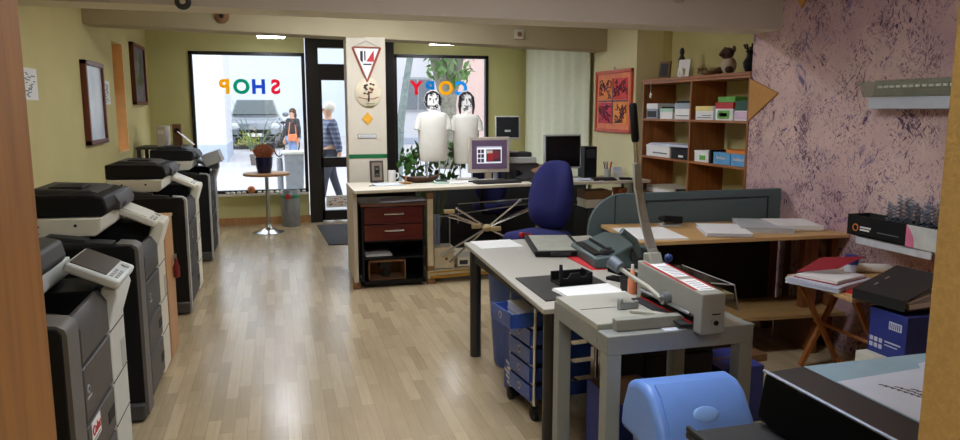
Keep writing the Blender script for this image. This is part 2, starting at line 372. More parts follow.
MB().box(-0.4, 3.6, 0, 5, -0.2, 10).build('wall', WHITEB, hb); MB().box(-0.41, 3.61, -0.04, 5, -0.2, 0.55).build('plinth', BLUEB, hb)
f = MB().box(0.02, 1.12, -0.06, 0.02, 1.5, 2.75); f = f.build('window', mat('window_grey_frame', (170, 176, 180)), hb); p = MB()
p.box(0.10, 0.54, -0.08, -0.05, 1.58, 2.67).box(0.60, 1.04, -0.08, -0.05, 1.58, 2.67).build('pane', mat('far_glass', (120, 132, 140), 0.15), f)
hb = thing('house', 'pinkish house with brown shutters at the right edge of the COPY window', 'building', (6.6, 20, 0))
MB().box(-0.9, 3, 0, 5, -0.2, 9).build('wall', PINKB, hb)
MB().box(-0.28, 0.9, -0.06, 0.0, 0.2, 2.55).build('shutter', mat('brown_shutter', (96, 62, 52)), hb)
# tree
t = thing('tree', 'grey-barked street tree with forked trunk and green crown behind the COPY letters', 'tree', (4.15, 18, 0.12))
MB().tube([(0, 0, -0.1), (0.02, 0, 0.9), (0.0, 0, 1.6), (-0.3, 0, 2.6), (-0.7, 0.2, 4.2)], [0.24, 0.19, 0.2, 0.13, 0.08], 12).tube([(0, 0, 1.5), (0.25, 0.1, 2.4), (0.6, 0.2, 4.2)], [0.17, 0.12, 0.08], 10).tube([(0.02, 0, 1.7), (0.05, 0.1, 3.0), (0.0, 0.2, 4.5)], [0.16, 0.12, 0.06], 10).build('trunk', mat('tree_bark', (120, 116, 104), 0.9, vary=0.3, scale=12, bump=0.5, bscale=30), t)
lv = MB()
for i in range(900):
    u = random.random(); a = random.random() * 2 * PI; rr = random.random() ** 0.5
    c = Vector((0.1 + math.cos(a) * rr * (0.55 + 1.2 * u), math.sin(a) * rr * (0.5 + 1.1 * u), 1.9 + 0.3 * rr + u * 3.2))
    R = Euler((random.random() * 6, random.random() * 6, random.random() * 6)).to_matrix(); s = 0.07 + 0.05 * random.random()
    if u < 0.5 and abs(c.x) > 0.55: continue
    lv.add([c + R @ Vector(q) for q in ((-s, 0, 0), (0, -s * 0.5, 0), (s, 0, 0), (0, s * 0.5, 0))], [(0, 1, 2, 3)])
lv.build('foliage', LEAF2, t, smooth=False)
t = thing('tree', 'slim leaning grey tree trunk at the left of the COPY window', 'tree', (2.45, 15.5, 0.05))
MB().tube([(0, 0, -0.1), (0.08, 0, 1.2), (0.2, 0, 2.0), (0.38, 0, 3.0), (0.6, 0, 4.5)], [0.11, 0.09, 0.075, 0.07, 0.05], 10).build('trunk', mat('slim_bark', (116, 126, 124), 0.9, vary=0.25, scale=10), t)
lv = MB()
for i in range(400):
    c = Vector((0.55 + random.gauss(0, 0.7), random.gauss(0, 0.5), 4.1 + random.gauss(0, 0.45)))
    R = Euler((random.random() * 6, random.random() * 6, random.random() * 6)).to_matrix(); s = 0.09
    lv.add([c + R @ Vector(q) for q in ((-s, 0, 0), (0, -s * 0.5, 0), (s, 0, 0), (0, s * 0.5, 0))], [(0, 1, 2, 3)])
lv.build('foliage', LEAF2, t, smooth=False)
# car
def car():
    c = thing('car', 'silver grey compact car parked facing the SHOP window across the street', 'car', (-0.66, 25.2, 0.295))
    body = mat('car_silver_paint', (124, 130, 140), 0.25, 0.5, vary=0.02, coat=0.6); gl = mat('car_glass', (70, 84, 88), 0.1); tyre = BLACKM
    sec = []   # cross sections along y (nose at 0)
    for y, hw, zb, zt, rw in ((0.0, 0.72, 0.30, 0.62, 0.6), (0.06, 0.82, 0.24, 0.84, 0.66), (0.35, 0.88, 0.2, 0.98, 0.72), (0.95, 0.92, 0.2, 1.06, 0.76), (1.25, 0.92, 0.2, 1.12, 0.78), (2.2, 0.93, 0.2, 1.12, 0.8), (3.6, 0.92, 0.22, 1.12, 0.78), (3.95, 0.84, 0.3, 0.95, 0.7)):
        sec.append([(-hw * .94, y, zb), (-hw, y, zb + .18), (-hw, y, zt - .2), (-rw, y, zt), (rw, y, zt), (hw, y, zt - .2), (hw, y, zb + .18), (hw * .94, y, zb)])
    b = MB(); n = 8
    vs = [q for s in sec for q in s]; fs = [tuple(range(n)), tuple(range((len(sec) - 1) * n, len(sec) * n))]
    for k in range(len(sec) - 1):
        for i in range(n): fs.append((k * n + i, k * n + (i + 1) % n, (k + 1) * n + (i + 1) % n, (k + 1) * n + i))
    b.add(vs, fs); b.build('body', body, c, bevel=0.03, angle=50)
    cab = MB(); vs = [(-.8, .95, 1.05), (.8, .95, 1.05), (.8, 3.75, 1.05), (-.8, 3.75, 1.05), (-.62, 1.7, 1.62), (.62, 1.7, 1.62), (.62, 3.4, 1.64), (-.62, 3.4, 1.64)]
    cab.add(vs, [(0, 1, 2, 3), (4, 5, 6, 7), (0, 1, 5, 4), (1, 2, 6, 5), (2, 3, 7, 6), (3, 0, 4, 7)]); cab.build('roof', body, c, bevel=0.06, seg=3)
    MB().add([(-.72, 1.02, 1.11), (.72, 1.02, 1.11), (.57, 1.64, 1.58), (-.57, 1.64, 1.58), (-.72, .99, 1.13), (.72, .99, 1.13), (.57, 1.61, 1.6), (-.57, 1.61, 1.6)], [(0, 1, 2, 3), (4, 5, 6, 7), (0, 1, 5, 4), (2, 3, 7, 6), (0, 3, 7, 4), (1, 2, 6, 5)]).build('windscreen', gl, c)
    for s in (-1, 1):
        h = MB().at(s * .62, 0.06, 0.74).ball((0, 0, 0), (0.17, 0.1, 0.11), 8); h.build('headlamp', mat('headlamp_glass', (214, 220, 224), 0.1), c)
        MB().at(s * 1.0, 1.25, 1.12).ball((0, 0, 0), (0.11, 0.07, 0.08), 8).build('mirror', body, c)
        for y in (0.75, 3.2): MB().cyl((s * .70, y, .31), (s * .93, y, .31), .32, n=24).cyl((s * .92, y, .31), (s * .94, y, .31), .2, n=16, m=1).build('wheel', [tyre, STEEL], c)
    MB().box(-.5, .5, -.03, .05, .50, .64).box(-.62, .62, -.01, .05, .28, .40).build('grille', BLACKM, c, bevel=0.01)
    MB().box(-.26, .26, -.05, -.02, .41, .52).build('number_plate', PAPER, c)
    MB().cyl((0, -.035, .68), (0, 0, .68), .07, n=16).build('badge', CHROME, c)
car()
# yucca in front of the car, low hedge plant
y = thing('yucca_plant', 'spiky yucca with long green leaves growing in front of the car', 'plant', (-0.52, 19.75, 0.176))
MB().lathe([(0.16, 0), (0.2, 0.32), (0.17, 0.3)], n=20).build('pot', mat('dark_planter', (96, 88, 80)), y)
lv = MB()
for i in range(11):
    a = i * 2.4; ln = 1.5 + 0.3 * random.random(); up = 0.6 + 0.38 * random.random(); pts = []
    for k in range(6):
        q = k / 5; r = ln * q * (1 - up * 0.6); z = 0.3 + ln * up * q - 0.4 * (1 - up) * q * q * 2
        pts.append((math.cos(a) * r, math.sin(a) * r, z))
    lv.tube(pts, [0.012, 0.018, 0.017, 0.014, 0.009, 0.003], 5)
lv.build('leaves', mat('yucca_leaf', (84, 104, 78), 0.5, vary=0.3), y); y.scale = (.8, .8, .85)
h = thing('shrub', 'low yellow-green shrub growing in front of the car bumper', 'plant', (-0.80, 24.45, 0.275))
lv = MB()
for i in range(260):
    c = Vector((random.gauss(0, .17), random.gauss(0, .14), 0.2 + abs(random.gauss(0, .16)))); R = Euler((random.random() * 6, random.random() * 6, random.random() * 6)).to_matrix(); s = .045
    lv.add([c + R @ Vector(q) for q in ((-s, 0, 0), (0, -s * .5, 0), (s, 0, 0), (0, s * .5, 0))], [(0, 1, 2, 3)])
lv.build('foliage', mat('yellow_green_leaf', (170, 172, 50), 0.6, vary=0.4), h, smooth=False)
MB().tube([(0, 0, -.02), (.02, 0, .2), (.05, 0, .3)], .02, 6).tube([(0, 0, .02), (-.06, 0, .28)], .014, 6).build('stem', CARD, h)
# wheelie bin, bollard, bicycle
b = thing('wheelie_bin', 'grey wheelie bin with white lid standing outside the SHOP window', 'bin', (0.27, 12.7, 0))
MB().prism([(-.13, 0.06), (.13, 0.06), (.16, .86), (-.16, .86)], 'y', -.18, .18).build('body', mat('bin_grey', (148, 154, 166), 0.6), b, bevel=.015)
MB().box(-.18, .18, -.2, .2, .86, .91).build('lid', mat('bin_lid_white', (232, 232, 228), 0.6), b, bevel=.015)
for s in (-1, 1): MB().cyl((s * .15, .17, .08), (s * .11, .17, .08), .08).build('wheel', BLACKM, b)
tag(MB().lathe([(.05, 0), (.05, .74), (.04, .8), (.01, .82)], n=16).build('bollard', mat('bollard_grey', (132, 140, 154), 0.6), loc=(0.04, 12.6, 0)), 'grey round bollard outside beside the wheelie bin', 'bollard')
bk = thing('bicycle', 'dark bicycle leaning beside the parked car behind the person with the orange bag', 'bicycle', (0.3, 22.5, 0.24), rz=1.1)
for x in (-.5, .5):
    pts = [(x + .33 * math.cos(a * PI / 12), 0, .34 + .33 * math.sin(a * PI / 12)) for a in range(25)]
    wv = MB().tube(pts, .02, 6)
    for a in range(8): wv.tube([(x, 0, .34), (x + .33 * math.cos(a * PI / 4), 0, .34 + .33 * math.sin(a * PI / 4))], .004, 4)
    wv.build('wheel', BLACKM, bk)
MB().tube([(-.5, 0, .34), (-.15, 0, .85), (.4, 0, .85), (.5, 0, .34)], .018).tube([(-.5, 0, .34), (0, 0, .34), (.4, 0, .8)], .018).tube([(0, 0, .34), (-.18, 0, .95)], .015).build('frame', CHAR, bk)
MB().ball((-.2, 0, .97), (.13, .07, .04), 8).build('saddle', BLACKM, bk); MB().tube([(.36, -.25, 1.02), (.42, 0, 1.0), (.36, .25, 1.02)], .014).tube([(.42, 0, 1.0), (.4, 0, .85)], .014).build('handlebar', STEEL, bk)

# people (skin-grown continuous bodies)
def skin_obj(name, verts, edges, radii, material, parent, sub=2):
    me = bpy.data.meshes.new(name); me.from_pydata(verts, edges, [])
    o = bpy.data.objects.new(name, me); COL.objects.link(o)
    o.modifiers.new('s', 'SKIN')
    if not me.skin_vertices: 
        return None
    for i, r in enumerate(radii):
        me.skin_vertices[0].data[i].radius = r if isinstance(r, tuple) else (r, r)
    me.skin_vertices[0].data[0].use_root = True
    ss = o.modifiers.new('u', 'SUBSURF'); ss.levels = sub; ss.render_levels = sub
    bpy.context.view_layer.update()
    m2 = bpy.data.meshes.new_from_object(o.evaluated_get(bpy.context.evaluated_depsgraph_get()))
    m2.polygons.foreach_set('use_smooth', [True] * len(m2.polygons))
    m2.materials.clear(); m2.materials.append(material); m2.name = name
    bpy.data.objects.remove(o); bpy.data.meshes.remove(me)
    o = bpy.data.objects.new(name, m2); COL.objects.link(o); o.parent = parent
    return o
def person(label, loc, rz, H, jacket, trousers, hair, long_hair=False, stride=0.2):
    k = H / 1.75
    S = lambda *p: tuple(q * k for q in p)
    root = thing('person', label, 'person', loc, rz)
    # faces -y ; pelvis first
    V = [(0, 0, .95), (0, .0, 1.15), (0, -.01, 1.38), (0, -.01, 1.47), (0, -.015, 1.55), (0, -.02, 1.64), (0, -.015, 1.70)]
    E = [(0, 1), (1, 2), (2, 3), (3, 4), (4, 5), (5, 6)]
    R = [(.15, .11), (.14, .1), (.15, .1), .06, .065, .09, .06]
    arms = {}
    for s in (-1, 1):
        i = len(V); sw = s * stride * .8
        V += [(s * .18, 0, 1.40), (s * .22, sw * .4, 1.14), (s * .22, sw - .05, .9), (s * .22, sw - .08, .80)]
        E += [(2, i), (i, i + 1), (i + 1, i + 2), (i + 2, i + 3)]; R += [.07, .05, .035, .04]; arms[s] = i
        j = len(V); st = -s * stride
        V += [(s * .09, 0, .88), (s * .1, st * .5 - .03, .5), (s * .1, st, .09), (s * .1, st - .13, .035)]
        E += [(0, j), (j, j + 1), (j + 1, j + 2), (j + 2, j + 3)]; R += [.1, .065, .045, .035]
    sc = lambda vs: [S(*v) for v in vs]
    rk = lambda rs: [tuple(q * k for q in r) if isinstance(r, tuple) else r * k for r in rs]
    skin_obj('body', sc(V), E, rk(R), SKIN, root)
    Vj = [V[0], V[1], V[2], V[3]]; Ej = [(0, 1), (1, 2), (2, 3)]; Rj = [(.185, .15), (.18, .15), (.18, .135), .075]
    for s in (-1, 1):
        i = len(Vj); a = arms[s]; Vj += [V[a], V[a + 1], V[a + 2]]; Ej += [(2, i), (i, i + 1), (i + 1, i + 2)]; Rj += [.095, .075, .06]
    skin_obj('jacket', sc(Vj), Ej, rk(Rj), jacket, root)
    Vt = [(0, 0, .93)]; Et = []; Rt = [(.16, .125)]
    for s in (-1, 1):
        a = arms[s] + 4; i = len(Vt); Vt += [V[a], V[a + 1], V[a + 2]]; Et += [(0, i), (i, i + 1), (i + 1, i + 2)]; Rt += [.115, .08, .065]
    skin_obj('trousers', sc(Vt), Et, rk(Rt), trousers, root)
    hb = MB(); hb.ball(S(0, .012, 1.675), [.094 * k, .105 * k, .098 * k], 10)
    if long_hair: hb.ball(S(0, .07, 1.56), [.085 * k, .06 * k, .14 * k], 8)
    hb.build('hair', hair, root)
    fc = MB(); fc.ball(S(0, -.112, 1.62), [.014 * k, .02 * k, .022 * k], 6)
    fc.build('nose', SKIN, root)
    MB().ball(S(-.035, -.095, 1.645), .011 * k, 6).ball(S(.035, -.095, 1.645), .011 * k, 6).build('eyes', INK, root)
    MB().ball(S(0, -.1, 1.58), [.026 * k, .01 * k, .007 * k], 6).build('mouth', mat('lips', (160, 90, 84)), root)
    for s in (-1, 1):
        a = V[arms[s] + 3]; fg = MB()
        for q in range(4): fg.tube([S(a[0] + s * .0, a[1] - .03 + q * .018, a[2] + .01), S(a[0] - s * .005, a[1] - .035 + q * .018, a[2] - .05), S(a[0] - s * .02, a[1] - .035 + q * .018, a[2] - .085 + abs(q - 1.5) * .008)], [.01 * k, .009 * k, .007 * k], 6)
        fg.tube([S(a[0], a[1] - .03, a[2] + .02), S(a[0] - s * .01, a[1] - .065, a[2] - .01), S(a[0] - s * .015, a[1] - .07, a[2] - .035)], [.012 * k, .01 * k, .008 * k], 6)
        fg.build('fingers', SKIN, root)
        f = V[arms[s] + 6 + 1]
        MB().ball(S(f[0], f[1] + .06, .045), [.05 * k, .13 * k, .045 * k], 8).build('shoe', BLACKM, root)
    return root
def quilt():
    m = bpy.data.materials.new('quilted_navy'); m.use_nodes = True; nt = m.node_tree; p = nt.nodes['Principled BSDF']
    tc = nt.nodes.new('ShaderNodeTexCoord'); wv = nt.nodes.new('ShaderNodeTexWave'); wv.bands_direction = 'Z'; wv.inputs['Scale'].default_value = 4.2; wv.inputs['Distortion'].default_value = 0.6
    r = nt.nodes.new('ShaderNodeValToRGB'); r.color_ramp.elements[0].color = lin((58, 66, 96)); r.color_ramp.elements[1].color = lin((116, 126, 158)); r.color_ramp.elements[0].position = .45
    b = nt.nodes.new('ShaderNodeBump'); b.inputs['Strength'].default_value = .6
    nt.links.new(tc.outputs['Object'], wv.inputs['Vector']); nt.links.new(wv.outputs['Fac'], r.inputs['Fac']); nt.links.new(r.outputs['Color'], p.inputs['Base Color'])
    nt.links.new(wv.outputs['Fac'], b.inputs['Height']); nt.links.new(b.outputs['Normal'], p.inputs['Normal']); return m
person('white-haired person in striped navy quilted jacket walking past the glass door', (0.86, 12.6, 0), -1.35, 1.70, quilt(), mat('dark_trousers', (58, 62, 78), 0.9), mat('white_hair', (216, 206, 198), 0.9))
wmn = person('person in black jacket and jeans with orange shoulder bag beside the parked car', (0.40, 18.6, 0.145), -0.9, 1.46, mat('black_jacket', (40, 42, 52), 0.9), mat('jeans', (124, 146, 186), 0.9), mat('brown_hair', (74, 52, 44), 0.9), True, .08)
bg = thing('shoulder_bag', 'orange shoulder bag hanging on the person beside the parked car', 'bag', (0.38, 18.38, 0.78))
MB().box(-.11, .11, -.05, .05, .05, .22).build('pouch', mat('orange_leather', (214, 120, 80), 0.6), bg, bevel=.03, seg=3)
MB().tube([(-.09, .02, .21), (-.05, .06, .5), (.07, .08, .5), (.09, .02, .21)], .012, 6).build('strap', mat('orange_leather', (214, 120, 80)), bg)

# ------------------------------------------------------------------ copiers along the left wall
SCREEN_OFF = mat('panel_screen', (70, 61, 52), 0.4, vary=0.1, spec=.25)
def copier(label, y0, bed_m, adf_top, fin_m, door_m, col_m, screen=True, color_sticker=False, dz=0.0, dx=-.05, lid_m=None, fw=.235, f0=0.0, fz=0.0, sy=1.0, pdx=-.04, pdz=0.0, ff=True):
    lid_m = lid_m or BLACK; up = lambda o: setattr(o, 'location', o.location + Vector((dx, 0, dz))) or o
    c = thing('photocopier', label, 'copier', (-0.69, y0, 0), group='photocopiers along the left wall'); c.scale = (1, sy, 1)
    # finisher at the near end: black flank, grey rounded front strip
    prof = [(-0.60, .04), (-.015, .04), (-.015, .90 + fz), (-.03, .922 + fz), (-.60, .922 + fz)]
    f = MB().prism(prof, 'y', f0, fw)
    f.build('finisher', BLACK, c, bevel=.006)
    pr = [(-.018, .03), (0, .03), (0, .895 + fz), (-.006, .915 + fz), (-.03, .93 + fz), (-.10, .937 + fz), (-.10, .928 + fz), (-.03, .92 + fz), (-.018, .90 + fz)]
    MB().prism(pr, 'y', f0 + .004, fw).build('finisher_front', fin_m, c, angle=50)
    t = MB().prism([(-.56, .925), (-.15, .915), (-.12, .935), (-.2, .945), (-.56, .95)], 'y', f0 + .02, max(fw - .01, f0 + .04))
    t.prism([(-.42, .95), (-.24, .93), (-.24, .96), (-.42, .985)], 'y', f0 + .025, max(fw - .015, f0 + .036))
    t.build('finisher_tray', CHAR, c, bevel=.005).location.z = fz
    # caster foot
    MB().box(-.2, -.015, -.035, .05, .012, .10).build('stabiliser_foot', DGREY, c, bevel=.01)
    # main body with the dark output cavity above
    MB().box(-.80, -.03, .25, .98, .03, .70).box(-.80, -.52, .25, .98, .70, .96 + dz).box(-.52, -.06, .70, .98, .7, .955 + dz).build('body', BLACK, c, bevel=.006)
    MB().prism([(-.52, .70), (-.05, .70), (-.05, .745), (-.2, .79), (-.52, .82)], 'y', .255, .695).prism([(-.45, .81), (-.15, .785), (-.15, .80), (-.45, .835)], 'y', .34, .62, 0).build('output_tray', BLACKM, c, bevel=.004)
    for nm, z0, z1 in (('front_cover', .70, .875), ('drawer', .48, .69), ('drawer', .29, .47), ('drawer', .07, .28)):
        pz = MB().box(-.03, 0, fw + .02, .69, z0 + .004, z1 - .004)
        if nm == 'front_cover': pz = MB().prism([(-.05, z0 + .004), (0, z0 + .004), (0, .83), (-.03, .875), (-.05, .875)], 'y', fw + .02, .69)
        o = pz.build(nm, door_m, c, bevel=.006)
        if nm == 'drawer' and z0 < .47: MB().box(-.01, .003, .56, .67, (z0 + z1) / 2 - .03, (z0 + z1) / 2 + .02).build('handle', BLACKM, o, bevel=.003)
    # white column carrying the control panel
    pr = [(-.06, .04), (.0, .04), (.0, .80 + dz), (.04, .93 + dz), (.035, .955 + dz), (-.02, .965 + dz), (-.06, .82 + dz)]
    MB().prism(pr, 'y', .70, .985).build('side_column', col_m, c, bevel=.008)
    sl = MB()
    for z in (.28, .47, .69): sl.box(-.002, .0015, .70, .985, z, z + .005)
    sl.build('column_joint', CHAR, c)
    MB().box(-.001, .002, .88, .955, .48, .60).build('rating_label', LGREY, c)
    # scanner bed
    pr = [(-.53, .962), (-.16, .962), (-.135, .985), (-.13, 1.055), (-.53, 1.06)]
    sb = MB().prism(pr, 'y', .12, .96).build('scanner_bed', bed_m, c, bevel=.006); up(sb)
    sc = MB()
    for x in (-.42, -.25): sc.cyl((x, .118, 1.02), (x, .122, 1.02), .008, n=10)
    sc.cyl((-.42, .118, .985), (-.42, .122, .985), .006, n=10); sc.build('screw_cap', CHAR, sb)
    # document feeder
    a = MB().prism([(-.535, 1.062), (-.12, 1.062), (-.10, 1.09), (-.115, 1.155), (-.17, 1.17), (-.535, 1.175)], 'y', .14, .80)
    up(a.build('document_feeder', lid_m, c, bevel=.012, seg=3))
    a = MB().prism([(-.50, 1.17), (-.16, 1.168), (-.20, 1.185), (-.46, 1.198)], 'y', .26, .72).box(-.40, -.24, .30, .52, 1.185, 1.203, 1)
    up(a.build('feeder_tray', [adf_top, BLACKM], c, bevel=.006))
    a = MB().prism([(-.14, 1.062), (-.09, 1.062), (-.085, 1.10), (-.11, 1.145), (-.14, 1.155)], 'y', .42, .90).box(-.1, -.084, .50, .62, 1.07, 1.095, 1)
    if ff: up(a.build('feeder_front', [DGREY, BLACKM], c, bevel=.006))
    # tilted control panel reaching forward over the column
    PA = dict(ry=math.radians(25))
    po = MB().at(-.14, .64, 1.05, **PA).box(0, .215, 0, .33, -.04, 0).build('control_panel', col_m, c, bevel=.012, seg=3); po.location = (pdx, 0, pdz)
    MB().at(-.14, .64, 1.051, **PA).box(.012, .155, .02, .31, -.001, .004).build('touch_screen', SCREEN_OFF if screen else col_m, po, bevel=.002)
    kb = MB().at(-.14, .64, 1.051, **PA)
    for i in range(2):
        for j in range(4): kb.box(.165 + i * .02, .179 + i * .02, .03 + j * .035, .055 + j * .035, -.001, .004)
    kb.build('key', LGREY, po, bevel=.002); MB().at(-.14, .64, 1.051, **PA).cyl((.185, .25, 0), (.185, .25, .006), .018, n=16).build('start_key', LGREY, po, bevel=.002)
    if color_sticker:
        b = MB().box(0, .002, .30, .43, .385, .465)
        add_text(b, 'Color', .05, RM(.0035, .365, .428, rx=PI / 2, rz=PI / 2), 1, .001, .001)
        b.at(0, 0, 0).box(0, .003, .315, .415, .394, .398, 2); b.build('sticker', [PAPER, RED, TEXTG], c)
    b = MB().cyl((0, .30, .60), (.003, .30, .60), .016, n=16).cyl((0, .30, .60), (.004, .30, .60), .008, n=12, m=1).box(0, .003, .275, .335, .565, .573); b.build('maker_emblem', [LGREY, NAVY], c)
    return c
copier('grey and cream photocopier nearest the doorway, large tilted touch screen and Color sticker', 2.52, PANELW, CHAR, MGREY, mat('taupe_dark_door', (72, 67, 63), .5), PANELW, color_sticker=True, dz=-.085, dx=-.06, lid_m=DGREY, f0=.09, fz=-.035, pdx=.01, pdz=-.045, ff=False)
copier('cream photocopier with black feeder lid standing second from the doorway', 3.95, CREAM, DGREY, MGREY, DGREY, CREAM, screen=False, fw=.16, sy=.86)
copier('photocopier standing just beyond the orange wooden cabinet', 6.04, CREAM, DGREY, LGREY, CHAR, CREAM, screen=False, fw=.07, sy=.95)
c4 = copier('black photocopier farthest from the doorway, nearest the SHOP window', 8.16, CREAM, CHAR, LGREY, BLACK, LGREY, screen=False, fw=.07, sy=.95)
# keyboard shelf lid sticking up beside the last copier and the small monitor behind it
o = thing('paper_tray', 'light grey flap tray tilted up at the side of the farthest copier', 'tray', (-.665, 8.62, .985))
MB().at(0, 0, 0.02, ry=-.35).box(-.09, .10, -.16, .16, 0, .13).build('flap', LGREY, o, bevel=.01)
MB().box(-.05, .04, -.12, .12, -.03, .04).build('bracket', DGREY, o)
t = thing('side_table', 'small dark table against the left wall carrying the old beige computer', 'table', (-1.3, 9.62, 0))
MB().box(-.28, .28, -.3, .3, 1.13, 1.16).build('table_top', DGREY, t, bevel=.004)
for x in (-.25, .25):
    for y in (-.27, .27): MB().box(x - .02, x + .02, y - .02, y + .02, 0, 1.13).build('leg', CHAR, t)
t = thing('computer', 'old beige desktop computer standing beyond the farthest copier', 'computer', (-1.28, 9.62, 1.16))
MB().box(-.08, .02, -.2, .2, 0, .24).build('case', BEIGE, t, bevel=.008); MB().box(-.065, .005, -.206, -.198, .15, .19).build('drive_bay', CREAM, t)
t = thing('speaker', 'slim dark upright loudspeaker beside the old beige computer', 'speaker', (-1.15, 9.62, 1.16))
MB().box(-.05, .05, -.06, .06, 0, .26).build('cabinet', CARD, t, bevel=.006); MB().cyl((0, -.062, .18), (0, -.06, .18), .035).build('cone', BLACKM, t)
o = MB().at(0, 0, 0, ry=.75).box(-.12, .12, -.09, .09, 0, .004).build('paper_sheet', PAPER, loc=(-1.05, 9.55, 1.25)); tag(o, 'white sheet leaning against the dark loudspeaker past the farthest copier', 'paper')
# orange wooden cabinet between the second and the third copier
t = thing('wooden_cabinet', 'narrow orange wood cabinet standing between the second and third copiers', 'cabinet', (-1.135, 4.835, 0))
MB().box(-.43, .43, 0, .02, 0, .90).box(-.43, .43, .34, .36, 0, .9).box(-.43, -.41, .02, .34, 0, .9).box(-.43, .43, .02, .34, .05, .07).box(-.43, .43, .02, .34, .45, .47).build('carcass', ORANGEW, t); MB().box(.43, .445, .005, .355, .03, .895).build('door', ORANGEW, t, bevel=.002)
MB().box(-.44, .45, -.005, .365, .90, .92).build('top', ORANGEW, t, bevel=.003)
o = thing('hanging_bottle', 'dark red bottle hanging on the front edge of the orange wooden cabinet', 'bottle', (-.667, 5.10, .50))
MB().lathe([(.005, 0), (.02, .005), (.022, .07), (.012, .10), (.009, .13)], n=14).build('body', mat('dark_red_plastic', (120, 34, 30), .4), o); MB().box(-.016, .005, -.004, .004, .115, .16).build('hook', STEEL, o)

# ------------------------------------------------------------------ left wall pictures
def picture(name, label, x, y0, y1, z0, z1, frame_m, pic_m, fw=.04, dep=.05, mount=None, side=1):
    t = thing(name, label, 'picture', (x, (y0 + y1) / 2, z0)); w = (y1 - y0) / 2; h = z1 - z0
    X = lambda a, b: (min(a * side, b * side), max(a * side, b * side))
    a0, a1 = X(0, dep)
    MB().box(a0, a1, -w, -w + fw, 0, h).box(a0, a1, w - fw, w, 0, h).box(a0, a1, -w, w, 0, fw).box(a0, a1, -w, w, h - fw, h).build('frame', frame_m, t, bevel=.004)
    a0, a1 = X(.005, dep * .55)
    MB().box(a0, a1, -w + fw, w - fw, fw, h - fw).build('canvas', pic_m, t)
    return t
def art_mat(name, cols, scale):
    m = bpy.data.materials.new(name); m.use_nodes = True; nt = m.node_tree; p = nt.nodes['Principled BSDF']
    tc = nt.nodes.new('ShaderNodeTexCoord'); n = nt.nodes.new('ShaderNodeTexNoise'); n.inputs['Scale'].default_value = scale; n.inputs['Detail'].default_value = 3
    r = nt.nodes.new('ShaderNodeValToRGB'); e = r.color_ramp.elements
    while len(e) < len(cols): e.new(.5)
    for i, c in enumerate(cols): e[i].position = .3 + .4 * i / (len(cols) - 1); e[i].color = lin(c)
    nt.links.new(tc.outputs['Object'], n.inputs['Vector']); nt.links.new(n.outputs['Fac'], r.inputs['Fac']); nt.links.new(r.outputs['Color'], p.inputs['Base Color'])
    p.inputs['Roughness'].default_value = .3; return m
FRW = wood('reddish_frame_wood', (116, 56, 32), (86, 36, 20), .4, 2, 5)
picture('framed_picture', 'pale blue-grey picture in a reddish wood frame, nearer on the left wall', -1.6, 7.10, 7.80, 1.285, 2.02, FRW, art_mat('pale_artwork', [(228, 234, 238), (212, 222, 230), (190, 208, 218)], 4))
picture('framed_picture', 'dark green picture in a brown frame, farther along the left wall near the corner', -1.6, 9.45, 10.25, 1.65, 2.37, FRW, art_mat('green_artwork', [(30, 44, 34), (46, 76, 52), (130, 112, 150), (34, 60, 40)], 5))
for (y0, y1, z0, z1, lab) in ((5.53, 5.86, 1.66, 1.875, 'white printed notice pinned on the left wall nearest the doorway'), (7.94, 8.23, 1.645, 1.875, 'white printed notice pinned between the pale picture and the orange niche')):
    b = MB().box(0, .004, y0, y1, z0, z1)
    for i in range(18):
        yy = y0 + .03 + random.random() * (y1 - y0 - .12); zz = z0 + .02 + (z1 - z0 - .05) * i / 18; b.box(.004, .005, yy, yy + .04 + random.random() * .05, zz, zz + .008, 1)
    tag(b.build('wall_notice', [PAPER, mat('print_grey_green', (120, 136, 132), .8)], loc=(-1.599, 0, 0)), lab, 'notice')

# ------------------------------------------------------------------ window corner: bistro table, pot, trash can
t = thing('bistro_table', 'small round bistro table on a chrome column by the SHOP window', 'table', (-.14, 9.9, 0))
MB().lathe([(.285, .75), (.295, .76), (.295, .778), (.285, .785), (.01, .786)], n=40).build('table_top', ORANGEW, t)
MB().lathe([(.20, 0), (.20, .008), (.12, .028), (.05, .06), (.028, .10), (.028, .12)], n=32).build('base', CHROME, t)
MB().cyl((0, 0, .1), (0, 0, .75), .025, n=20).build('column', CHROME, t)
t = thing('potted_plant', 'dry reddish heather in a dark blue pot standing on the bistro table', 'plant', (-.165, 9.9, .786))
MB().lathe([(.085, 0), (.105, .10), (.112, .2), (.10, .2), (.09, .17), (.01, .17)], n=28).build('pot', mat('blue_glazed_pot', (22, 26, 74), .15), t)
b = MB()
for i in range(300):
    a = random.random() * 2 * PI; r = random.random() ** .5 * .145; h = .19 + .20 * (.75 + .25 * random.random()) * (1 - .5 * (r / .145) ** 2)
    b.tube([(r * .45 * math.cos(a), r * .45 * math.sin(a), .16), (r * .7 * math.cos(a), r * .7 * math.sin(a), (h + .16) / 2), (r * math.cos(a), r * math.sin(a), h)], [.003, .0035, .0045], 5)
b.build('heather', mat('dry_heather', (176, 112, 82), .9, vary=.4, scale=30), t)
t = thing('waste_bin', 'silver cylindrical waste bin with green band by the glass door', 'bin', (.155, 10.42, 0))
MB().lathe([(.12, 0), (.125, .01), (.125, .49), (.12, .50), (.112, .50), (.11, .05), (.01, .05)], n=32).build('body', mat('bin_silver', (150, 154, 158), .4, .4), t)
MB().lathe([(.1265, .39), (.1275, .395), (.1275, .43), (.1265, .435)], n=32).build('band', mat('band_green', (40, 120, 84), .5), t)
MB().prism([(-.035, 0), (.035, 0), (.035, .05), (0, .065), (-.035, .05)], 'y', -.133, -.122).build('sticker', RED, t); t.children[-1].location = (-.03, 0, .385)
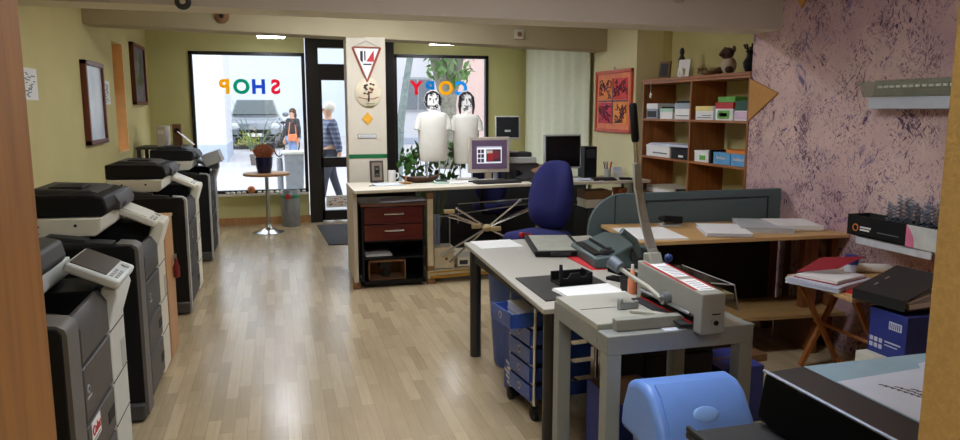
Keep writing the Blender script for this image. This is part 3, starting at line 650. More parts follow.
t = MB().ball((0, 0, .055), .055, 12).build('orange_ball', mat('pinkish_orange_ball', (216, 140, 100), .6), loc=(-.36, 10.645, .437)); tag(t, 'pinkish orange ball lying on the window sill behind the bistro table', 'ball')
for i in range(15):
    x = -.68 + i * .073 + random.uniform(-.01, .01)
    if abs(x + .36) < .075: continue
    o = MB().ball((0, 0, .016), (.028 + random.random() * .01, .022, .017), 6).build('pebble', STONE, loc=(x, 10.65, .437))
    tag(o, 'white pebble in the row along the SHOP window sill', 'stone', 'white pebbles along the SHOP window sill')
tag(MB().prism([(.55, 8.75), (1.1, 8.72), (1.1, 10.3), (.5, 10.3)], 'z', .0, .012).build('door_mat', mat('anthracite_mat', (62, 62, 68), .95, bump=.4, bscale=300)), 'dark grey door mat lying inside the glass door', 'mat')

# ------------------------------------------------------------------ pillar decorations
py = 7.505
t = thing('pennant', 'triangular white pennant with red cord edges hanging on the white pillar', 'pennant', (.895, py, 1.868))
MB().prism([(-.125, .33), (.13, .33), (.003, .01)], 'y', -.006, 0).build('cloth', PAPER, t)
MB().tube([(-.135, -.01, .335), (.003, -.01, 0)], .011, 8).tube([(.14, -.01, .335), (.003, -.01, 0)], .011, 8).tube([(-.135, -.01, .335), (.14, -.01, .335)], .008, 8).build('cord', mat('pennant_cord', (150, 84, 66), .9), t)
MB().prism([(-.06, .30), (-.035, .30), (-.035, .19), (-.06, .21)], 'y', -.012, -.004).prism([(-.02, .3), (-.008, .3), (-.008, .21), (-.02, .21)], 'y', -.012, -.004).prism([(.0, .2), (.075, .31), (.075, .2)], 'y', -.012, -.004, 1).box(-.03, .05, -.012, -.004, .165, .178).build('emblem', [INK, RED], t)
MB().tube([(-.13, -.006, .335), (0, -.006, .40), (.13, -.006, .335)], .003, 6).cyl((0, 0, .4), (0, -.015, .4), .006).build('hanging_string', STEEL, t)
t = thing('wooden_plaque', 'round pale wooden plaque with dark tree drawing on the white pillar', 'plaque', (.908, py, 1.635))
MB().lathe([(.128, 0), (.132, .004), (.132, .012), (.125, .016)], n=40).at().build('disc', mat('pale_plaque', (214, 200, 172), .6), t); t.children[0].rotation_euler = (PI / 2, 0, 0); t.children[0].scale = (1, 1.1, 1); t.children[0].location = (0, 0, .13)
b = MB().tube([(.0, -.02, .04), (.005, -.02, .10), (.0, -.02, .14)], [.01, .007, .006], 6)
for i in range(16):
    a = i * 2.4; r = .018 + .05 * (i % 4) / 3; b.ball((math.cos(a) * r * 1.2, -.02, .165 + math.sin(a) * r * .75), (.013, .005, .010), 5, 1 if i % 5 == 0 else 0)
b.tube([(-.10, -.018, .085), (-.04, -.018, .065), (.05, -.018, .065), (.10, -.018, .085)], .004, 6, 1)
b.build('tree_drawing', [mat('plaque_dark_brown', (66, 44, 34)), mat('plaque_red_brown', (150, 70, 50))], t)
b = MB().box(-.025, .06, -.02, -.015, 0.012, .02).box(-.02, .05, -.02, -.015, -.008, 0); b.build('inscription', mat('plaque_green', (110, 120, 70)), t)
t = MB().prism([(0, -.065), (.055, 0), (0, .065), (-.055, 0)], 'y', -.012, 0).build('yellow_diamond', mat('yellow_diamond_card', (224, 164, 40), .6), loc=(.895, py - .0, 1.505)); tag(t, 'small yellow diamond fixed on the white pillar below the plaque', 'sign')
t = thing('name_plate', 'small framed label plate on the white pillar above the green stripe', 'sign', (.885, py, 1.33))
MB().box(-.092, .092, -.008, 0, -.02, .02).build('frame', mat('plate_dark', (70, 66, 60)), t); b = MB().box(-.086, .086, -.010, -.006, -.015, .015)
for i in range(9): b.box(-.075 + i * .017, -.064 + i * .017, -.0112, -.009, -.006, .006, 1)
b.build('plate', [PAPER, TEXTG], t)
tag(MB().box(-.1925, .1925, -.004, 0, -.02, .02).build('green_tape', mat('green_tape', (0, 104, 56), .5), loc=(.8925, py, 1.127)), 'green tape stripe running across the white pillar', 'tape')

# ------------------------------------------------------------------ counter and what is under it
t = thing('counter', 'long pale-topped counter running from the white pillar to the right wall', 'counter', (.63, 6.4, 0))
MB().prism([(0, -.02), (1.78, .20), (2.96, .2), (2.96, .80), (.0, .72)], 'z', .872, .90).build('worktop', TABLEL, t, bevel=.004)
MB().box(.0, .035, .10, .7, .06, .872).build('end_panel', WHITE_P, t); MB().box(-.015, .05, .08, .14, 0, .06).build('foot', CARD, t, bevel=.008)
for x, y in ((2.02, .28), (2.9, .28), (2.02, .70), (2.9, .7)): MB().cyl((x, y, 0), (x, y, .872), .018).build('leg', STEEL, t)
MB().box(.06, .66, .68, .70, .35, .80).build('back_panel', CHAR, t)
t = thing('drawer_pedestal', 'black pedestal with two mahogany drawers and open shelf under the counter', 'cabinet', (.70, 6.5, 0))
MB().box(0, .02, 0, .55, .03, .74).box(.55, .57, 0, .55, .03, .74).box(0, .57, .53, .55, .03, .74).box(0, .57, 0, .55, .03, .06).box(.02, .55, .01, .53, .26, .275).box(.02, .55, .01, .53, .415, .43).build('carcass', BLACK, t)
MB().box(-.01, .58, -.02, .56, .74, .765).build('top', WALNUT, t, bevel=.004)
MB().box(.02, .55, .04, .5, 0, .03).build('plinth', BLACKM, t)
for z0, z1 in ((.435, .575), (.585, .732)):
    o = MB().box(.022, .548, -.018, .005, z0, z1).box(.03, .54, .005, .4, z0 + .01, z1 - .03).build('drawer', MAHOG, t, bevel=.003)
    zc = z0 + .09; MB().tube([(.19, -.018, zc), (.20, -.045, zc), (.285, -.052, zc), (.37, -.045, zc), (.38, -.018, zc)], .007, 8).build('handle', CHROME, o)
tag(MB().box(0, .24, 0, .3, 0, .014).box(.02, .22, .01, .28, .014, .02).build('paper_stack', PAPER, loc=(.74, 6.56, .276)), 'thin stack of white paper in the open pedestal shelf', 'paper stack')
t = thing('cardboard_box', 'open brown cardboard box on the bottom shelf of the black pedestal', 'box', (.76, 6.54, .061))
MB().box(0, .34, .25, .26, 0, .185).box(0, .01, 0, .26, 0, .185).box(.33, .34, 0, .26, 0, .185).box(0, .34, 0, .26, 0, .01).box(0, .34, 0, .26, .165, .185).build('shell', CARD, t)
MB().box(.11, .21, .05, .2, .10, .165).prism([(.13, .02), (.2, .02), (.18, .1), (.15, .1)], 'y', .06, .12).build('insert', BLACKM, t)
t = MB().sheet([(0, 0, 0), (.42, .02, .01), (.44, .26, .012), (.02, .24, .0)], .008).build('newspaper', PAPERB, loc=(.87, 6.52, .774)); tag(t, 'folded bluish newspaper lying on the black pedestal under the counter', 'newspaper')
# display rack with fold-out rods
t = thing('display_rack', 'white and brass display rack with crossed chrome rods under the counter', 'display rack', (1.30, 6.52, 0))
fm = mat('rack_ivory_enamel', (206, 192, 160), .4)
MB().box(0, .055, 0, .055, .10, .84).build('post', fm, t, bevel=.004); MB().box(1.11, 1.15, 0.14, .18, .02, .84).build('post', fm, t, bevel=.004)
MB().box(-.005, .06, -.005, .06, .79, .85).build('corner_block', CARD, t, bevel=.004); MB().box(-.005, .06, -.005, .06, .125, .17).build('corner_block', CARD, t, bevel=.004); MB().box(-.005, .07, -.01, .065, 0, .045).build('corner_block', CARD, t, bevel=.004)
MB().prism([(0, 0), (1.15, .14), (1.15, .20), (0, .06)], 'z', .045, .12).build('base_rail', fm, t, bevel=.004)
MB().prism([(.02, -.008), (1.15, .132), (1.15, .145), (.02, .005)], 'z', .05, .075).prism([(.02, -.006), (1.15, .134), (1.15, .145), (.02, .005)], 'z', .098, .112).build('brass_strip', BRASS, t)
fr = MB()
for a, b_ in (((.22, .09, .62), (1.12, .13, .71)), ((.12, .05, .62), (.30, .05, .62)), ((.22, .05, .12), (.22, .05, .62)), ((.30, .05, .70), (.30, .05, .55)), ((.30, .05, .73), (1.06, .1, .755)), ((1.06, .1, .755), (1.06, .1, .55)), ((1.13, .13, .72), (1.13, .13, .36))): fr.tube([a, b_], .006, 6)
fr.build('frame', STEEL, t)
hub = Vector((.57, .02, .50))
for e in ((.86, -.02, .735), (.90, 0, .76), (1.10, 0, .70), (1.12, .02, .725), (.18, -.03, .665), (.27, .0, .70), (.20, .03, .62), (.12, -.03, .27), (.2, -.02, .20), (.25, .0, .23), (.9, .0, .33)):
    e = Vector(e); d_ = (e - hub).normalized()
    MB().tube([hub + d_ * .03, e], .0095, 8).build('rod', CHROME, t)
MB().ball(tuple(hub), (.05, .04, .035), 8).build('hub', mat('hub_ivory', (176, 154, 110), .4), t)
for q in ((.42, .50, -.02, .02, .50, .545), (.60, .70, -.02, .02, .47, .51), (.15, .25, -.04, 0, .655, .69)): MB().box(*q).build('clamp', mat('hub_ivory', (176, 154, 110)), t, bevel=.004)
t = thing('cash_box', 'small ivory metal box with round lock on the display rack base', 'box', (1.37, 6.56, .13))
MB().box(0, .19, 0, .2, 0, .20).build('body', fm, t, bevel=.004); MB().cyl((.115, -.006, .09), (.115, .0, .09), .014).build('lock', CARD, t)
t = thing('carton', 'flat cream carton lying beside the ivory box under the counter', 'box', (1.60, 6.60, .13))
MB().box(0, .32, 0, .25, 0, .09).build('body', CREAM, t, bevel=.003); MB().box(.02, .10, -.003, 0, .02, .06).build('label', CHAR, t)
for x in range(3):
    o = MB().box(0, .026, 0, .02, 0, .62).build('poster_rail', mat('pale_blue_rail', (132, 140, 168), .5), loc=(1.362 + x * .034, 6.70, 0.0)); tag(o, 'pale blue upright rail behind the left post of the display rack', 'rail', 'upright rails behind the display rack')

# ------------------------------------------------------------------ things on the counter
Z = .90
t = thing('photo_frame', 'dark upright photo frame with pale mount on the counter by the pillar', 'picture frame', (.915, 7.02, Z), rz=.1)
M = MB().at(0, 0, .004, rx=-.12); M.box(-.065, .065, -.012, .012, 0, .21); M.build('frame', mat('bronze_frame', (58, 48, 42), .4), t, bevel=.004)
MB().at(0, 0, .004, rx=-.12).box(-.048, .048, -.0135, -.01, .02, .19).build('mount', mat('frame_mount', (120, 108, 92)), t)
MB().at(0, 0, .004, rx=-.12).box(-.026, .026, -.015, -.012, .05, .16).box(-.012, .012, -.016, -.012, .08, .13, 1).build('photo', [mat('frame_photo_dark', (46, 40, 38)), LGREY], t)
MB().at(0, .03, 0, rx=.35).box(-.02, .02, -.004, .004, 0, .14).build('strut', BLACKM, t)
t = thing('mug', 'plain white mug on the counter beside the photo frame', 'mug', (1.062, 7.05, Z))
MB().lathe([(.034, 0), (.037, .004), (.037, .115), (.034, .115), (.033, .01), (.005, .01)], n=24).build('body', PAPER, t); MB().tube([(.036, 0, .09), (.06, 0, .085), (.062, 0, .05), (.036, 0, .03)], .006, 8).build('handle', PAPER, t)
t = thing('candle_dish', 'little orange wooden dish with a stick in front of the leaf bowl', 'dish', (1.16, 6.86, Z))
MB().lathe([(.02, 0), (.06, .008), (.065, .016), (.055, .014), (.01, .012)], n=24).build('dish', ORANGEW, t); MB().cyl((0, 0, .012), (.01, 0, .08), .008).build('stick', ORANGEW, t)
t = thing('leaf_bowl', 'dark brown leaf-shaped bowl on the counter beside the white mug', 'bowl', (1.32, 6.95, Z))
vs = []; N = 20
for ring, (rr, zz) in enumerate(((.15, .055), (.11, .028), (.05, .006))):
    for i in range(N):
        a = 2 * PI * i / N; pt = 1 + .25 * abs(math.cos(a)) ** 6; vs.append((rr * pt * math.cos(a) * 1.1, rr * .55 * math.sin(a), zz + (.03 * abs(math.cos(a)) ** 8 if ring == 0 else 0)))
fs = [(k * N + i, k * N + (i + 1) % N, (k + 1) * N + (i + 1) % N, (k + 1) * N + i) for k in range(2) for i in range(N)] + [tuple(range(2 * N, 3 * N))]
b = MB().add(vs, fs); n0 = len(vs); b.add([(x, y, max(z - .006, 0.0)) for x, y, z in vs], fs); b.build('shell', mat('dark_brown_bowl', (76, 48, 34), .5, vary=.3), t)
tag(MB().cyl((0, 0, .004), (.12, .03, .004), .004).build('pen', BLACKM, loc=(.80, 6.72, Z)), 'black pen lying on the counter in front of the photo frame', 'pen')
tag(MB().box(-.13, .13, -.1, .1, 0, .01).build('flyer_stack', PAPERB, loc=(.98, 6.80, Z), rz=.1), 'flat stack of pale flyers on the counter left of the wooden dish', 'paper')
t = thing('card_tray', 'flat pale green card tray on the counter under the white T-shirt', 'tray', (1.50, 6.83, Z), rz=-.05)
MB().box(-.07, .07, -.07, .07, 0, .02).build('tray', mat('pale_green_card', (172, 200, 186), .5), t, bevel=.003); MB().box(-.05, .05, -.05, .05, .02, .03).build('cards', CHAR, t)
tag(MB().box(-.17, .17, -.1, .1, 0, .008).build('paper_sheets', PAPER, loc=(1.72, 6.84, Z), rz=.06), 'white sheets lying on the counter between card tray and keyboard', 'paper')
t = thing('phone', 'small dark phone lying on the white sheets beside the keyboard', 'phone', (1.80, 6.80, Z + .008), rz=.5); MB().box(-.04, .04, -.02, .02, 0, .012).build('body', CHAR, t, bevel=.003); MB().box(-.03, .03, -.014, .014, .012, .013).build('screen', BLACKG, t)
# T-shirts on stands with drawn heads
def shirt(label, x, y, w, top, bot, head_z, hair_long, stand_label):
    t = thing('tshirt_stand', label, 'display stand', (x, y, Z))
    h0 = bot - Z; h1 = top - Z; hw = w / 2
    M = MB(); n = 24; prof = ((h0, .80, .5), (h0 + .03, .89, .62), (h0 + .16, .92, .66), (h0 + .32, .95, .68), (h1 - .06, 1.0, .62), (h1 - .02, .95, .5), (h1, .5, .34))
    vs = []
    for z, kx, ky in prof:
        for i in range(n):
            a = 2 * PI * i / n; rip = 1 + .03 * math.sin(a * 7 + z * 9); vs.append((hw * kx * math.cos(a) * rip, .10 * ky * math.sin(a) * rip, z))
    fs = [(k * n + i, k * n + (i + 1) % n, (k + 1) * n + (i + 1) % n, (k + 1) * n + i) for k in range(len(prof) - 1) for i in range(n)] + [tuple(range(n)), tuple(range((len(prof) - 1) * n, len(prof) * n))]
    M.add(vs, fs)
    for s in (-1, 1): M.tube([(s * hw * .74, 0, h1 - .042), (s * hw * .92, 0, h1 - .085), (s * hw * 1.0, -.01, h1 - .17)], [.034, .036, .038], 12)
    o = M.build('shirt', mat('white_cotton', (214, 210, 200), .9, vary=.03, bump=.15, bscale=20), t)
    z = head_z - Z
    pts = [(hw * .58 * math.cos(2 * PI * i / 24), z + .105 * math.sin(2 * PI * i / 24)) for i in range(24)]
    MB().prism(pts, 'y', -.02, -.008).build('head_board', PAPER, t)
    D = MB(); r = hw * .58
    for i in range(26):
        a = -.5 + (PI + 1.0) * i / 25; q = .7 + .25 * random.random()
        D.tube([(r * q * math.cos(a), -.022, z + .10 * q * math.sin(a)), (r * .98 * math.cos(a + .2), -.022, z + .1 * .98 * math.sin(a + .2))], [.007, .004], 5)
    for s in (-1, 1):
        D.tube([(s * .018, -.023, z + .022), (s * .04, -.023, z + .026)], .004, 5); D.ball((s * .03, -.022, z + .012), (.008, .003, .005), 5)
        if hair_long: D.tube([(s * r * .8, -.023, z + .05), (s * r * .9, -.023, z - .05), (s * r * .75, -.023, z - .15)], [.012, .014, .006], 6)
        else: D.tube([(s * r * .7, -.023, z + .05), (s * r * .72, -.023, z - .04)], [.008, .006], 6)
    D.tube([(0, -.023, z + .02), (.006, -.023, z - .015), (-.004, -.023, z - .02)], .003, 5); D.tube([(-.022, -.023, z - .042), (0, -.023, z - .048), (.022, -.023, z - .042)], .004, 5)
    D.tube([(-.02, -.023, z - .075), (.02, -.023, z - .075)], .003, 5)
    for i in range(16):
        a = random.random() * 2 * PI; q = .55 + .35 * random.random(); cx_, cz_ = r * q * math.cos(a), z + .095 * q * math.sin(a)
        D.tube([(cx_ + .012 * math.cos(k * 1.3), -.0215, cz_ + .014 * math.sin(k * 1.3)) for k in range(5)], .0032, 5)
    D.build('face_drawing', INK, t)
    for s in (-1, 1): MB().tube([(s * .06, 0, h0 + .02), (s * .06, 0, .008)], .008, 8).build('stand_leg', mat('clear_rod', (196, 200, 200), .2), t)
    MB().box(-.11, .11, -.06, .06, 0, .012).build('base', mat('clear_rod', (196, 200, 200), .2), t)
    MB().cyl((0, 0, h1 - .02), (0, 0, z - .07), .018).build('neck', PAPER, t)
shirt('white T-shirt on a stand with drawn curly-haired face, left of the two shirts', 1.46, 7.0, .30, 1.575, 1.10, 1.675, False, '')
shirt('white T-shirt on a stand with drawn long-haired face, right of the two shirts', 1.83, 7.16, .28, 1.555, 1.06, 1.675, True, '')
t = thing('climbing_plant', 'green leafy climbing plant on the counter behind the white T-shirts', 'plant', (1.50, 7.36, .60))
MB().lathe([(.08, -.60), (.10, -.42), (.09, -.44), (.01, -.46)], n=20).build('pot', mat('terracotta', (150, 84, 54), .8), t)
lv = MB()
st = MB()
for k in range(16):
    a = random.uniform(-1, 1); pts = [(a * .05, 0, -.45), (a * .22, .04, .12 + random.random() * .2), (a * .36 + random.uniform(-.05, .05), random.uniform(-.05, .05), .42 + random.random() * .3), (a * .4, random.uniform(-.08, .05), .42 + random.random() * .15)]
    st.tube(pts, [.006, .005, .004, .002], 5)
    for q in range(14):
        f = .35 + .65 * random.random(); i = min(2, int(f * 3)); g_ = f * 3 - i; p = Vector(pts[i]).lerp(Vector(pts[i + 1]), g_) + Vector((random.gauss(0, .035), random.gauss(0, .03), random.gauss(0, .035)))
        R = Euler((random.gauss(1.2, .6), random.gauss(0, .6), random.random() * 6)).to_matrix(); s = .03 + random.random() * .025
        lv.add([p + R @ Vector(v) for v in ((0, -s, 0), (s * .6, -.2 * s, .1 * s), (0, s * 1.1, -.1 * s), (-s * .6, -.2 * s, .1 * s))], [(0, 1, 2), (0, 2, 3)])
st.build('stems', mat('vine_stem', (84, 92, 50)), t); lv.build('leaves', LEAF, t, smooth=False)
# monitors
def monitor(name, label, loc, rz, w, h, bez, scr, tilt=0., lift=.10, bz=.022, dep=.05, rough=None):
    t = thing(name, label, 'monitor', loc, rz)
    o = MB().at(0, 0, lift, rx=-tilt).box(-w / 2, w / 2, -dep / 2, dep / 2, 0, h).box(-w * .3, w * .3, dep / 2, dep / 2 + .04, h * .2, h * .8).build('housing', bez, t, bevel=.006)
    MB().at(0, 0, lift, rx=-tilt).box(-w / 2 + bz, w / 2 - bz, -dep / 2 - .003, -dep / 2 + .002, bz * 1.2, h - bz).build('screen', scr, t)
    MB().box(-.03, .03, .0, .045, .01, lift + h * .4).build('neck', bez, t, bevel=.004)
    MB().lathe([(.11, 0), (.11, .008), (.04, .022), (.01, .024)], n=28, sy=.8).build('foot', bez, t)
    return t
SCR = emit('screen_purple', (66, 52, 70), .55)
m1 = monitor('computer_monitor', 'beige computer monitor showing a photo program, on the counter by the shirts', (2.0, 6.93, Z), 0.05, .42, .345, mat('beige_bezel', (186, 174, 160), .5), SCR, .02, .085, .03)
M = MB().at(0, 0, .085, rx=-.02)
M.box(-.13, .125, -.031, -.028, .09, .255, 0).box(-.13, .125, -.0325, -.029, .243, .255, 3)
for r in range(3):
    for c in range(2): M.box(-.122 + c * .035, -.094 + c * .035, -.033, -.03, .10 + r * .045, .135 + r * .045, 1)
M.box(-.035, .115, -.033, -.03, .105, .225, 1).box(-.02, .04, -.0345, -.032, .115, .19, 2).box(.03, .1, -.0345, -.032, .13, .21, 4).box(-.03, .03, -.0345, -.032, .185, .215, 5)
M.build('picture_window', [emit('screen_white', (200, 200, 210), .5), emit('screen_dark', (44, 40, 48), .4), emit('screen_red', (120, 30, 34), .5), emit('screen_grey', (140, 140, 156), .5), emit('screen_plum', (90, 34, 44), .5), emit('screen_cream', (150, 140, 130), .5)], m1)
t = thing('keyboard', 'dark grey keyboard lying in front of the beige monitor', 'keyboard', (2.02, 6.715, Z), rz=.1)
MB().prism([(-.08, 0), (.08, 0), (.08, .022), (-.08, .014)], 'x', -.225, .225).build('case', CHAR, t, bevel=.003)
k = MB()
for r in range(5):
    for c in range(16): k.box(-.215 + c * .027, -.192 + c * .027, -.068 + r * .028, -.045 + r * .028, .014 + r * .0015, .022 + r * .0015)
k.build('keys', DGREY, t)
monitor('computer_monitor', 'dark flat monitor tilted back, standing high behind the beige monitor', (2.24, 7.08, 1.17), -.25, .25, .235, LGREY, mat('matt_screen', (8, 8, 10), .6, spec=.2), .25, .13, .012, .03)
t = thing('label_printer', 'grey desktop printer between the beige monitor and the black monitor', 'printer', (2.40, 7.1, Z), rz=-.1)
MB().box(-.19, .15, -.12, .13, .0, .16).build('body', DGREY, t, bevel=.012, seg=3); MB().box(-.21, .12, -.14, .13, .16, .225).build('scanner_lid', LGREY, t, bevel=.012, seg=3); MB().prism([(-.13, .06), (-.3, .015), (-.3, .027), (-.13, .09)], 'x', -.12, .1).build('output_tray', CHAR, t)
MB().box(-.19, .08, -.10, .1, .225, .27).build('feeder', CHAR, t, bevel=.01)
t = thing('paper_bundle', 'untidy bundle of brochures leaning against the grey printer', 'paper', (2.50, 6.86, Z))
for i in range(5): MB().at(.01 * i, .012 * i, .02 + i * .018, rz=.2 * i, ry=-.35 - .06 * i).box(-.09, .09, -.1, .1, 0, .01).build('brochure', [BEIGE, PAPERB, CHAR, PAPER, CARD][i], t)
t = thing('mug', 'black mug standing beside the right edge of the beige monitor', 'mug', (2.27, 6.90, Z))
MB().lathe([(.036, 0), (.042, .005), (.042, .10), (.038, .10), (.036, .01), (.005, .01)], n=24).build('body', BLACK, t); MB().tube([(.042, 0, .08), (.066, 0, .075), (.066, 0, .04), (.042, 0, .025)], .006, 8).build('handle', BLACK, t)
tag(MB().prism([(-.03, 0), (.03, 0), (.025, .02), (0, .034), (-.025, .02)], 'x', -.05, .05).build('computer_mouse', CHAR, loc=(2.40, 6.70, Z), bevel=.006), 'dark computer mouse at the right end of the keyboard', 'mouse')
monitor('computer_monitor', 'black-screened monitor with silver frame behind the blue swivel chair', (2.79, 6.98, Z), .04, .405, .345, LGREY, BLACKG, .03, .10, .016, .045)
t = thing('desktop_computer', 'black desktop computer tower standing right of the silver-framed monitor', 'computer', (3.10, 7.02, Z))
MB().box(-.07, .07, -.05, .12, 0, .32).build('case', BLACK, t, bevel=.006); MB().box(-.05, .05, -.056, -.048, .2, .29).build('front_bay', CHAR, t)
for i, (x, y, rz, lab) in enumerate(((2.56, 6.78, .3, 'white sheets lying on the counter left of the blue chair back'), (3.0, 6.76, -.35, 'white sheets fanned on the counter right of the blue chair back'))):
    b = MB()
    for k in range(3): b.at(0, 0, k * .004, rz=k * .2).box(-.13, .13, -.1, .1, 0, .004)
    tag(b.build('paper_sheets', PAPERB, loc=(x, y, Z), rz=rz), lab, 'paper')
t = thing('keyboard', 'black keyboard lying in front of the black computer tower', 'keyboard', (3.12, 6.69, Z), rz=-.1)
MB().prism([(-.06, 0), (.06, 0), (.06, .02), (-.06, .012)], 'x', -.12, .12).build('case', BLACK, t, bevel=.003)
k = MB()
for r in range(4):
    for c in range(9): k.box(-.112 + c * .025, -.091 + c * .025, -.05 + r * .026, -.029 + r * .026, .012 + r * .002, .02 + r * .002)
k.build('keys', CHAR, t)
t = thing('pen_holder', 'pale pen holder on the right end of the counter', 'pen holder', (3.24, 6.86, Z))
MB().lathe([(.03, 0), (.034, .003), (.034, .10), (.031, .10), (.03, .006), (.005, .006)], n=20).build('cup', LGREY, t)
for i, m in enumerate((RED, mat('pen_blue', (40, 60, 150)), BLACK, mat('pen_violet', (110, 50, 120)), mat('pen_orange', (230, 120, 40)))):
    a = i * 1.3; o = MB().tube([(.012 * math.cos(a), .012 * math.sin(a), .012), (.045 * math.cos(a), .03 * math.sin(a), .17)], .005, 8).build('pen', m, loc=(3.24, 6.86, Z))
    tag(o, ['red pen', 'blue pen', 'black pen', 'violet pen', 'orange pen'][i] + ' standing in the pale pen holder', 'pen', 'pens in the pen holder')
t = thing('card_holder', 'white card holder with leaflets right of the pen holder', 'card holder', (3.37, 6.88, Z)); MB().box(-.05, .05, -.02, .03, 0, .06).build('stand', PAPER, t); MB().at(0, .02, .01, rx=-.2).box(-.045, .045, -.006, .006, 0, .10).build('leaflets', PAPERB, t)
t = thing('calculator', 'black calculator lying at the right end of the counter', 'calculator', (3.36, 6.70, Z), rz=-.2); MB().box(-.06, .06, -.04, .04, 0, .02).build('case', BLACK, t, bevel=.004); MB().box(-.045, .045, .015, .032, .02, .022).build('display', MGREY, t)
t = thing('cabinet', 'dark low cabinet under the right end of the counter', 'cabinet', (3.2, 6.98, 0)); MB().box(-.24, .26, -.26, .08, .03, .62).build('carcass', CHAR, t); MB().box(-.23, .25, -.28, -.26, .05, .6).build('door', DGREY, t, bevel=.003)
for z, m, lab in ((.62, CREAM, 'cream archive box, lower of the two on the dark cabinet'), (.705, CARD, 'brown flat archive box, upper of the two on the dark cabinet')):
    t = thing('archive_box', lab, 'box', (3.06, 6.85, z), group='archive boxes under the counter'); MB().box(-.1, .17, -.12, .12, 0, .065).build('base', m, t); MB().box(-.105, .175, -.125, .125, .05, .085).build('lid', m, t, bevel=.003)
t = thing('plant_pot', 'empty orange terracotta pot on the dark cabinet under the counter', 'pot', (3.36, 6.82, .62)); MB().lathe([(.05, 0), (.07, .15), (.078, .15), (.078, .185), (.068, .185), (.06, .02), (.005, .02)], n=24).build('pot', mat('terracotta_orange', (168, 92, 48), .8), t)
# desk monitor stand shelf for the tilted monitor
t = thing('monitor_riser', 'white riser carrying the tilted dark monitor behind the beige monitor', 'riser', (2.20, 7.13, Z)); MB().box(-.09, .12, -.09, .04, .25, .27).build('shelf', LGREY, t)
for x in (-.085, .108): MB().box(x, x + .012, -.09, .04, 0, .25).build('leg', LGREY, t)

# ------------------------------------------------------------------ blue swivel chairs
def chair(label, loc, rz):   # faces -y locally, seat at .56
    t = thing('office_chair', label, 'chair', loc, rz, 'blue swivel chairs')
    def pad(w, d, th, n=28, pw=3.2):
        return [(w * math.copysign(abs(math.cos(2 * PI * i / n)) ** (2 / pw), math.cos(2 * PI * i / n)), d * math.copysign(abs(math.sin(2 * PI * i / n)) ** (2 / pw), math.sin(2 * PI * i / n))) for i in range(n)]
    P = pad(.25, .25, .08); n = len(P); vs = []
    for k, z in ((.86, .52), (1, .545), (1, .575), (.9, .60), (.5, .607)): vs += [(x * k, y * k, z + (.012 * (y / .25) ** 2 if z > .57 else 0)) for x, y in P]
    fs = [(k * n + i, k * n + (i + 1) % n, (k + 1) * n + (i + 1) % n, (k + 1) * n + i) for k in range(4) for i in range(n)] + [tuple(range(n)), tuple(range(4 * n, 5 * n))]
    MB().add(vs, fs).build('seat', BLUEC, t, angle=60)
    P = pad(.215, .28, 0, pw=3.0); vs = []
    for k, y in ((.88, .0), (1, .02), (1, .05), (.9, .075), (.5, .085)): vs += [(x * k * (1 - .16 * (z_ / .28 > .2) * (z_ / .28)), .25 - y + .05 * (z_ / .28) + .05 * (x / .215) ** 2 * -1, .90 + z_ * k) for x, z_ in P]
    MB().add(vs, fs).build('backrest', BLUEC, t, angle=60)
    MB().tube([(0, .10, .50), (0, .27, .52), (0, .29, .62), (0, .28, .85)], .022, 8).build('back_bar', BLACK, t)
    MB().cyl((0, 0, .1), (0, 0, .36), .028).cyl((0, 0, .36), (0, 0, .52), .018).box(-.1, .1, -.12, .12, .49, .525).build('gas_column', BLACK, t)
    for i in range(5):
        a = i * 2 * PI / 5; c, s_ = math.cos(a), math.sin(a)
        o = MB().tube([(0, 0, .115), (.14 * c, .14 * s_, .10), (.29 * c, .29 * s_, .075)], [.03, .024, .018], 8).build('base_spoke', BLACK, t)
        MB().cyl((.29 * c - .02 * s_, .29 * s_ + .02 * c, .028), (.29 * c + .02 * s_, .29 * s_ - .02 * c, .028), .028).box(.29 * c - .012, .29 * c + .012, .29 * s_ - .012, .29 * s_ + .012, .03, .07).build('caster', BLACK, o)
    MB().tube([(.12, 0, .50), (.24, 0, .50), (.29, 0, .515)], .009, 6).ball((.3, 0, .517), .016, 6, 1).build('height_lever', [BLACK, BLACK], t)
    return t
chair('blue swivel chair with high rounded back standing in front of the counter', (2.02, 5.55, 0), -1.0)
chair('blue swivel chair half hidden behind the display rack, on the far side of the counter', (2.28, 7.52, 0), 2.2)
t = thing('shade_board', 'added dark board for shade behind the counter and the half hidden blue chair', 'partition', (1.2, 7.98, 0))
MB().box(0, 2.3, 0, .03, .04, .78).build('panel', CHAR, t, bevel=.004)  # added dark board, stands in for the shade seen under the counter
for x in (.2, 2.0): MB().box(x, x + .04, -.12, .15, 0, .04).build('foot', BLACK, t)
t = thing('hand_stapler', 'red-handled stapler lying on the seat of the blue chair', 'stapler', (1.86, 5.40, .607), rz=.5); MB().prism([(-.06, 0), (.06, 0), (.06, .018), (-.05, .04), (-.06, .03)], 'y', -.018, .018).build('body', RED, t, bevel=.004); MB().box(-.06, .06, -.012, .012, 0, .008).build('base', BLACK, t)

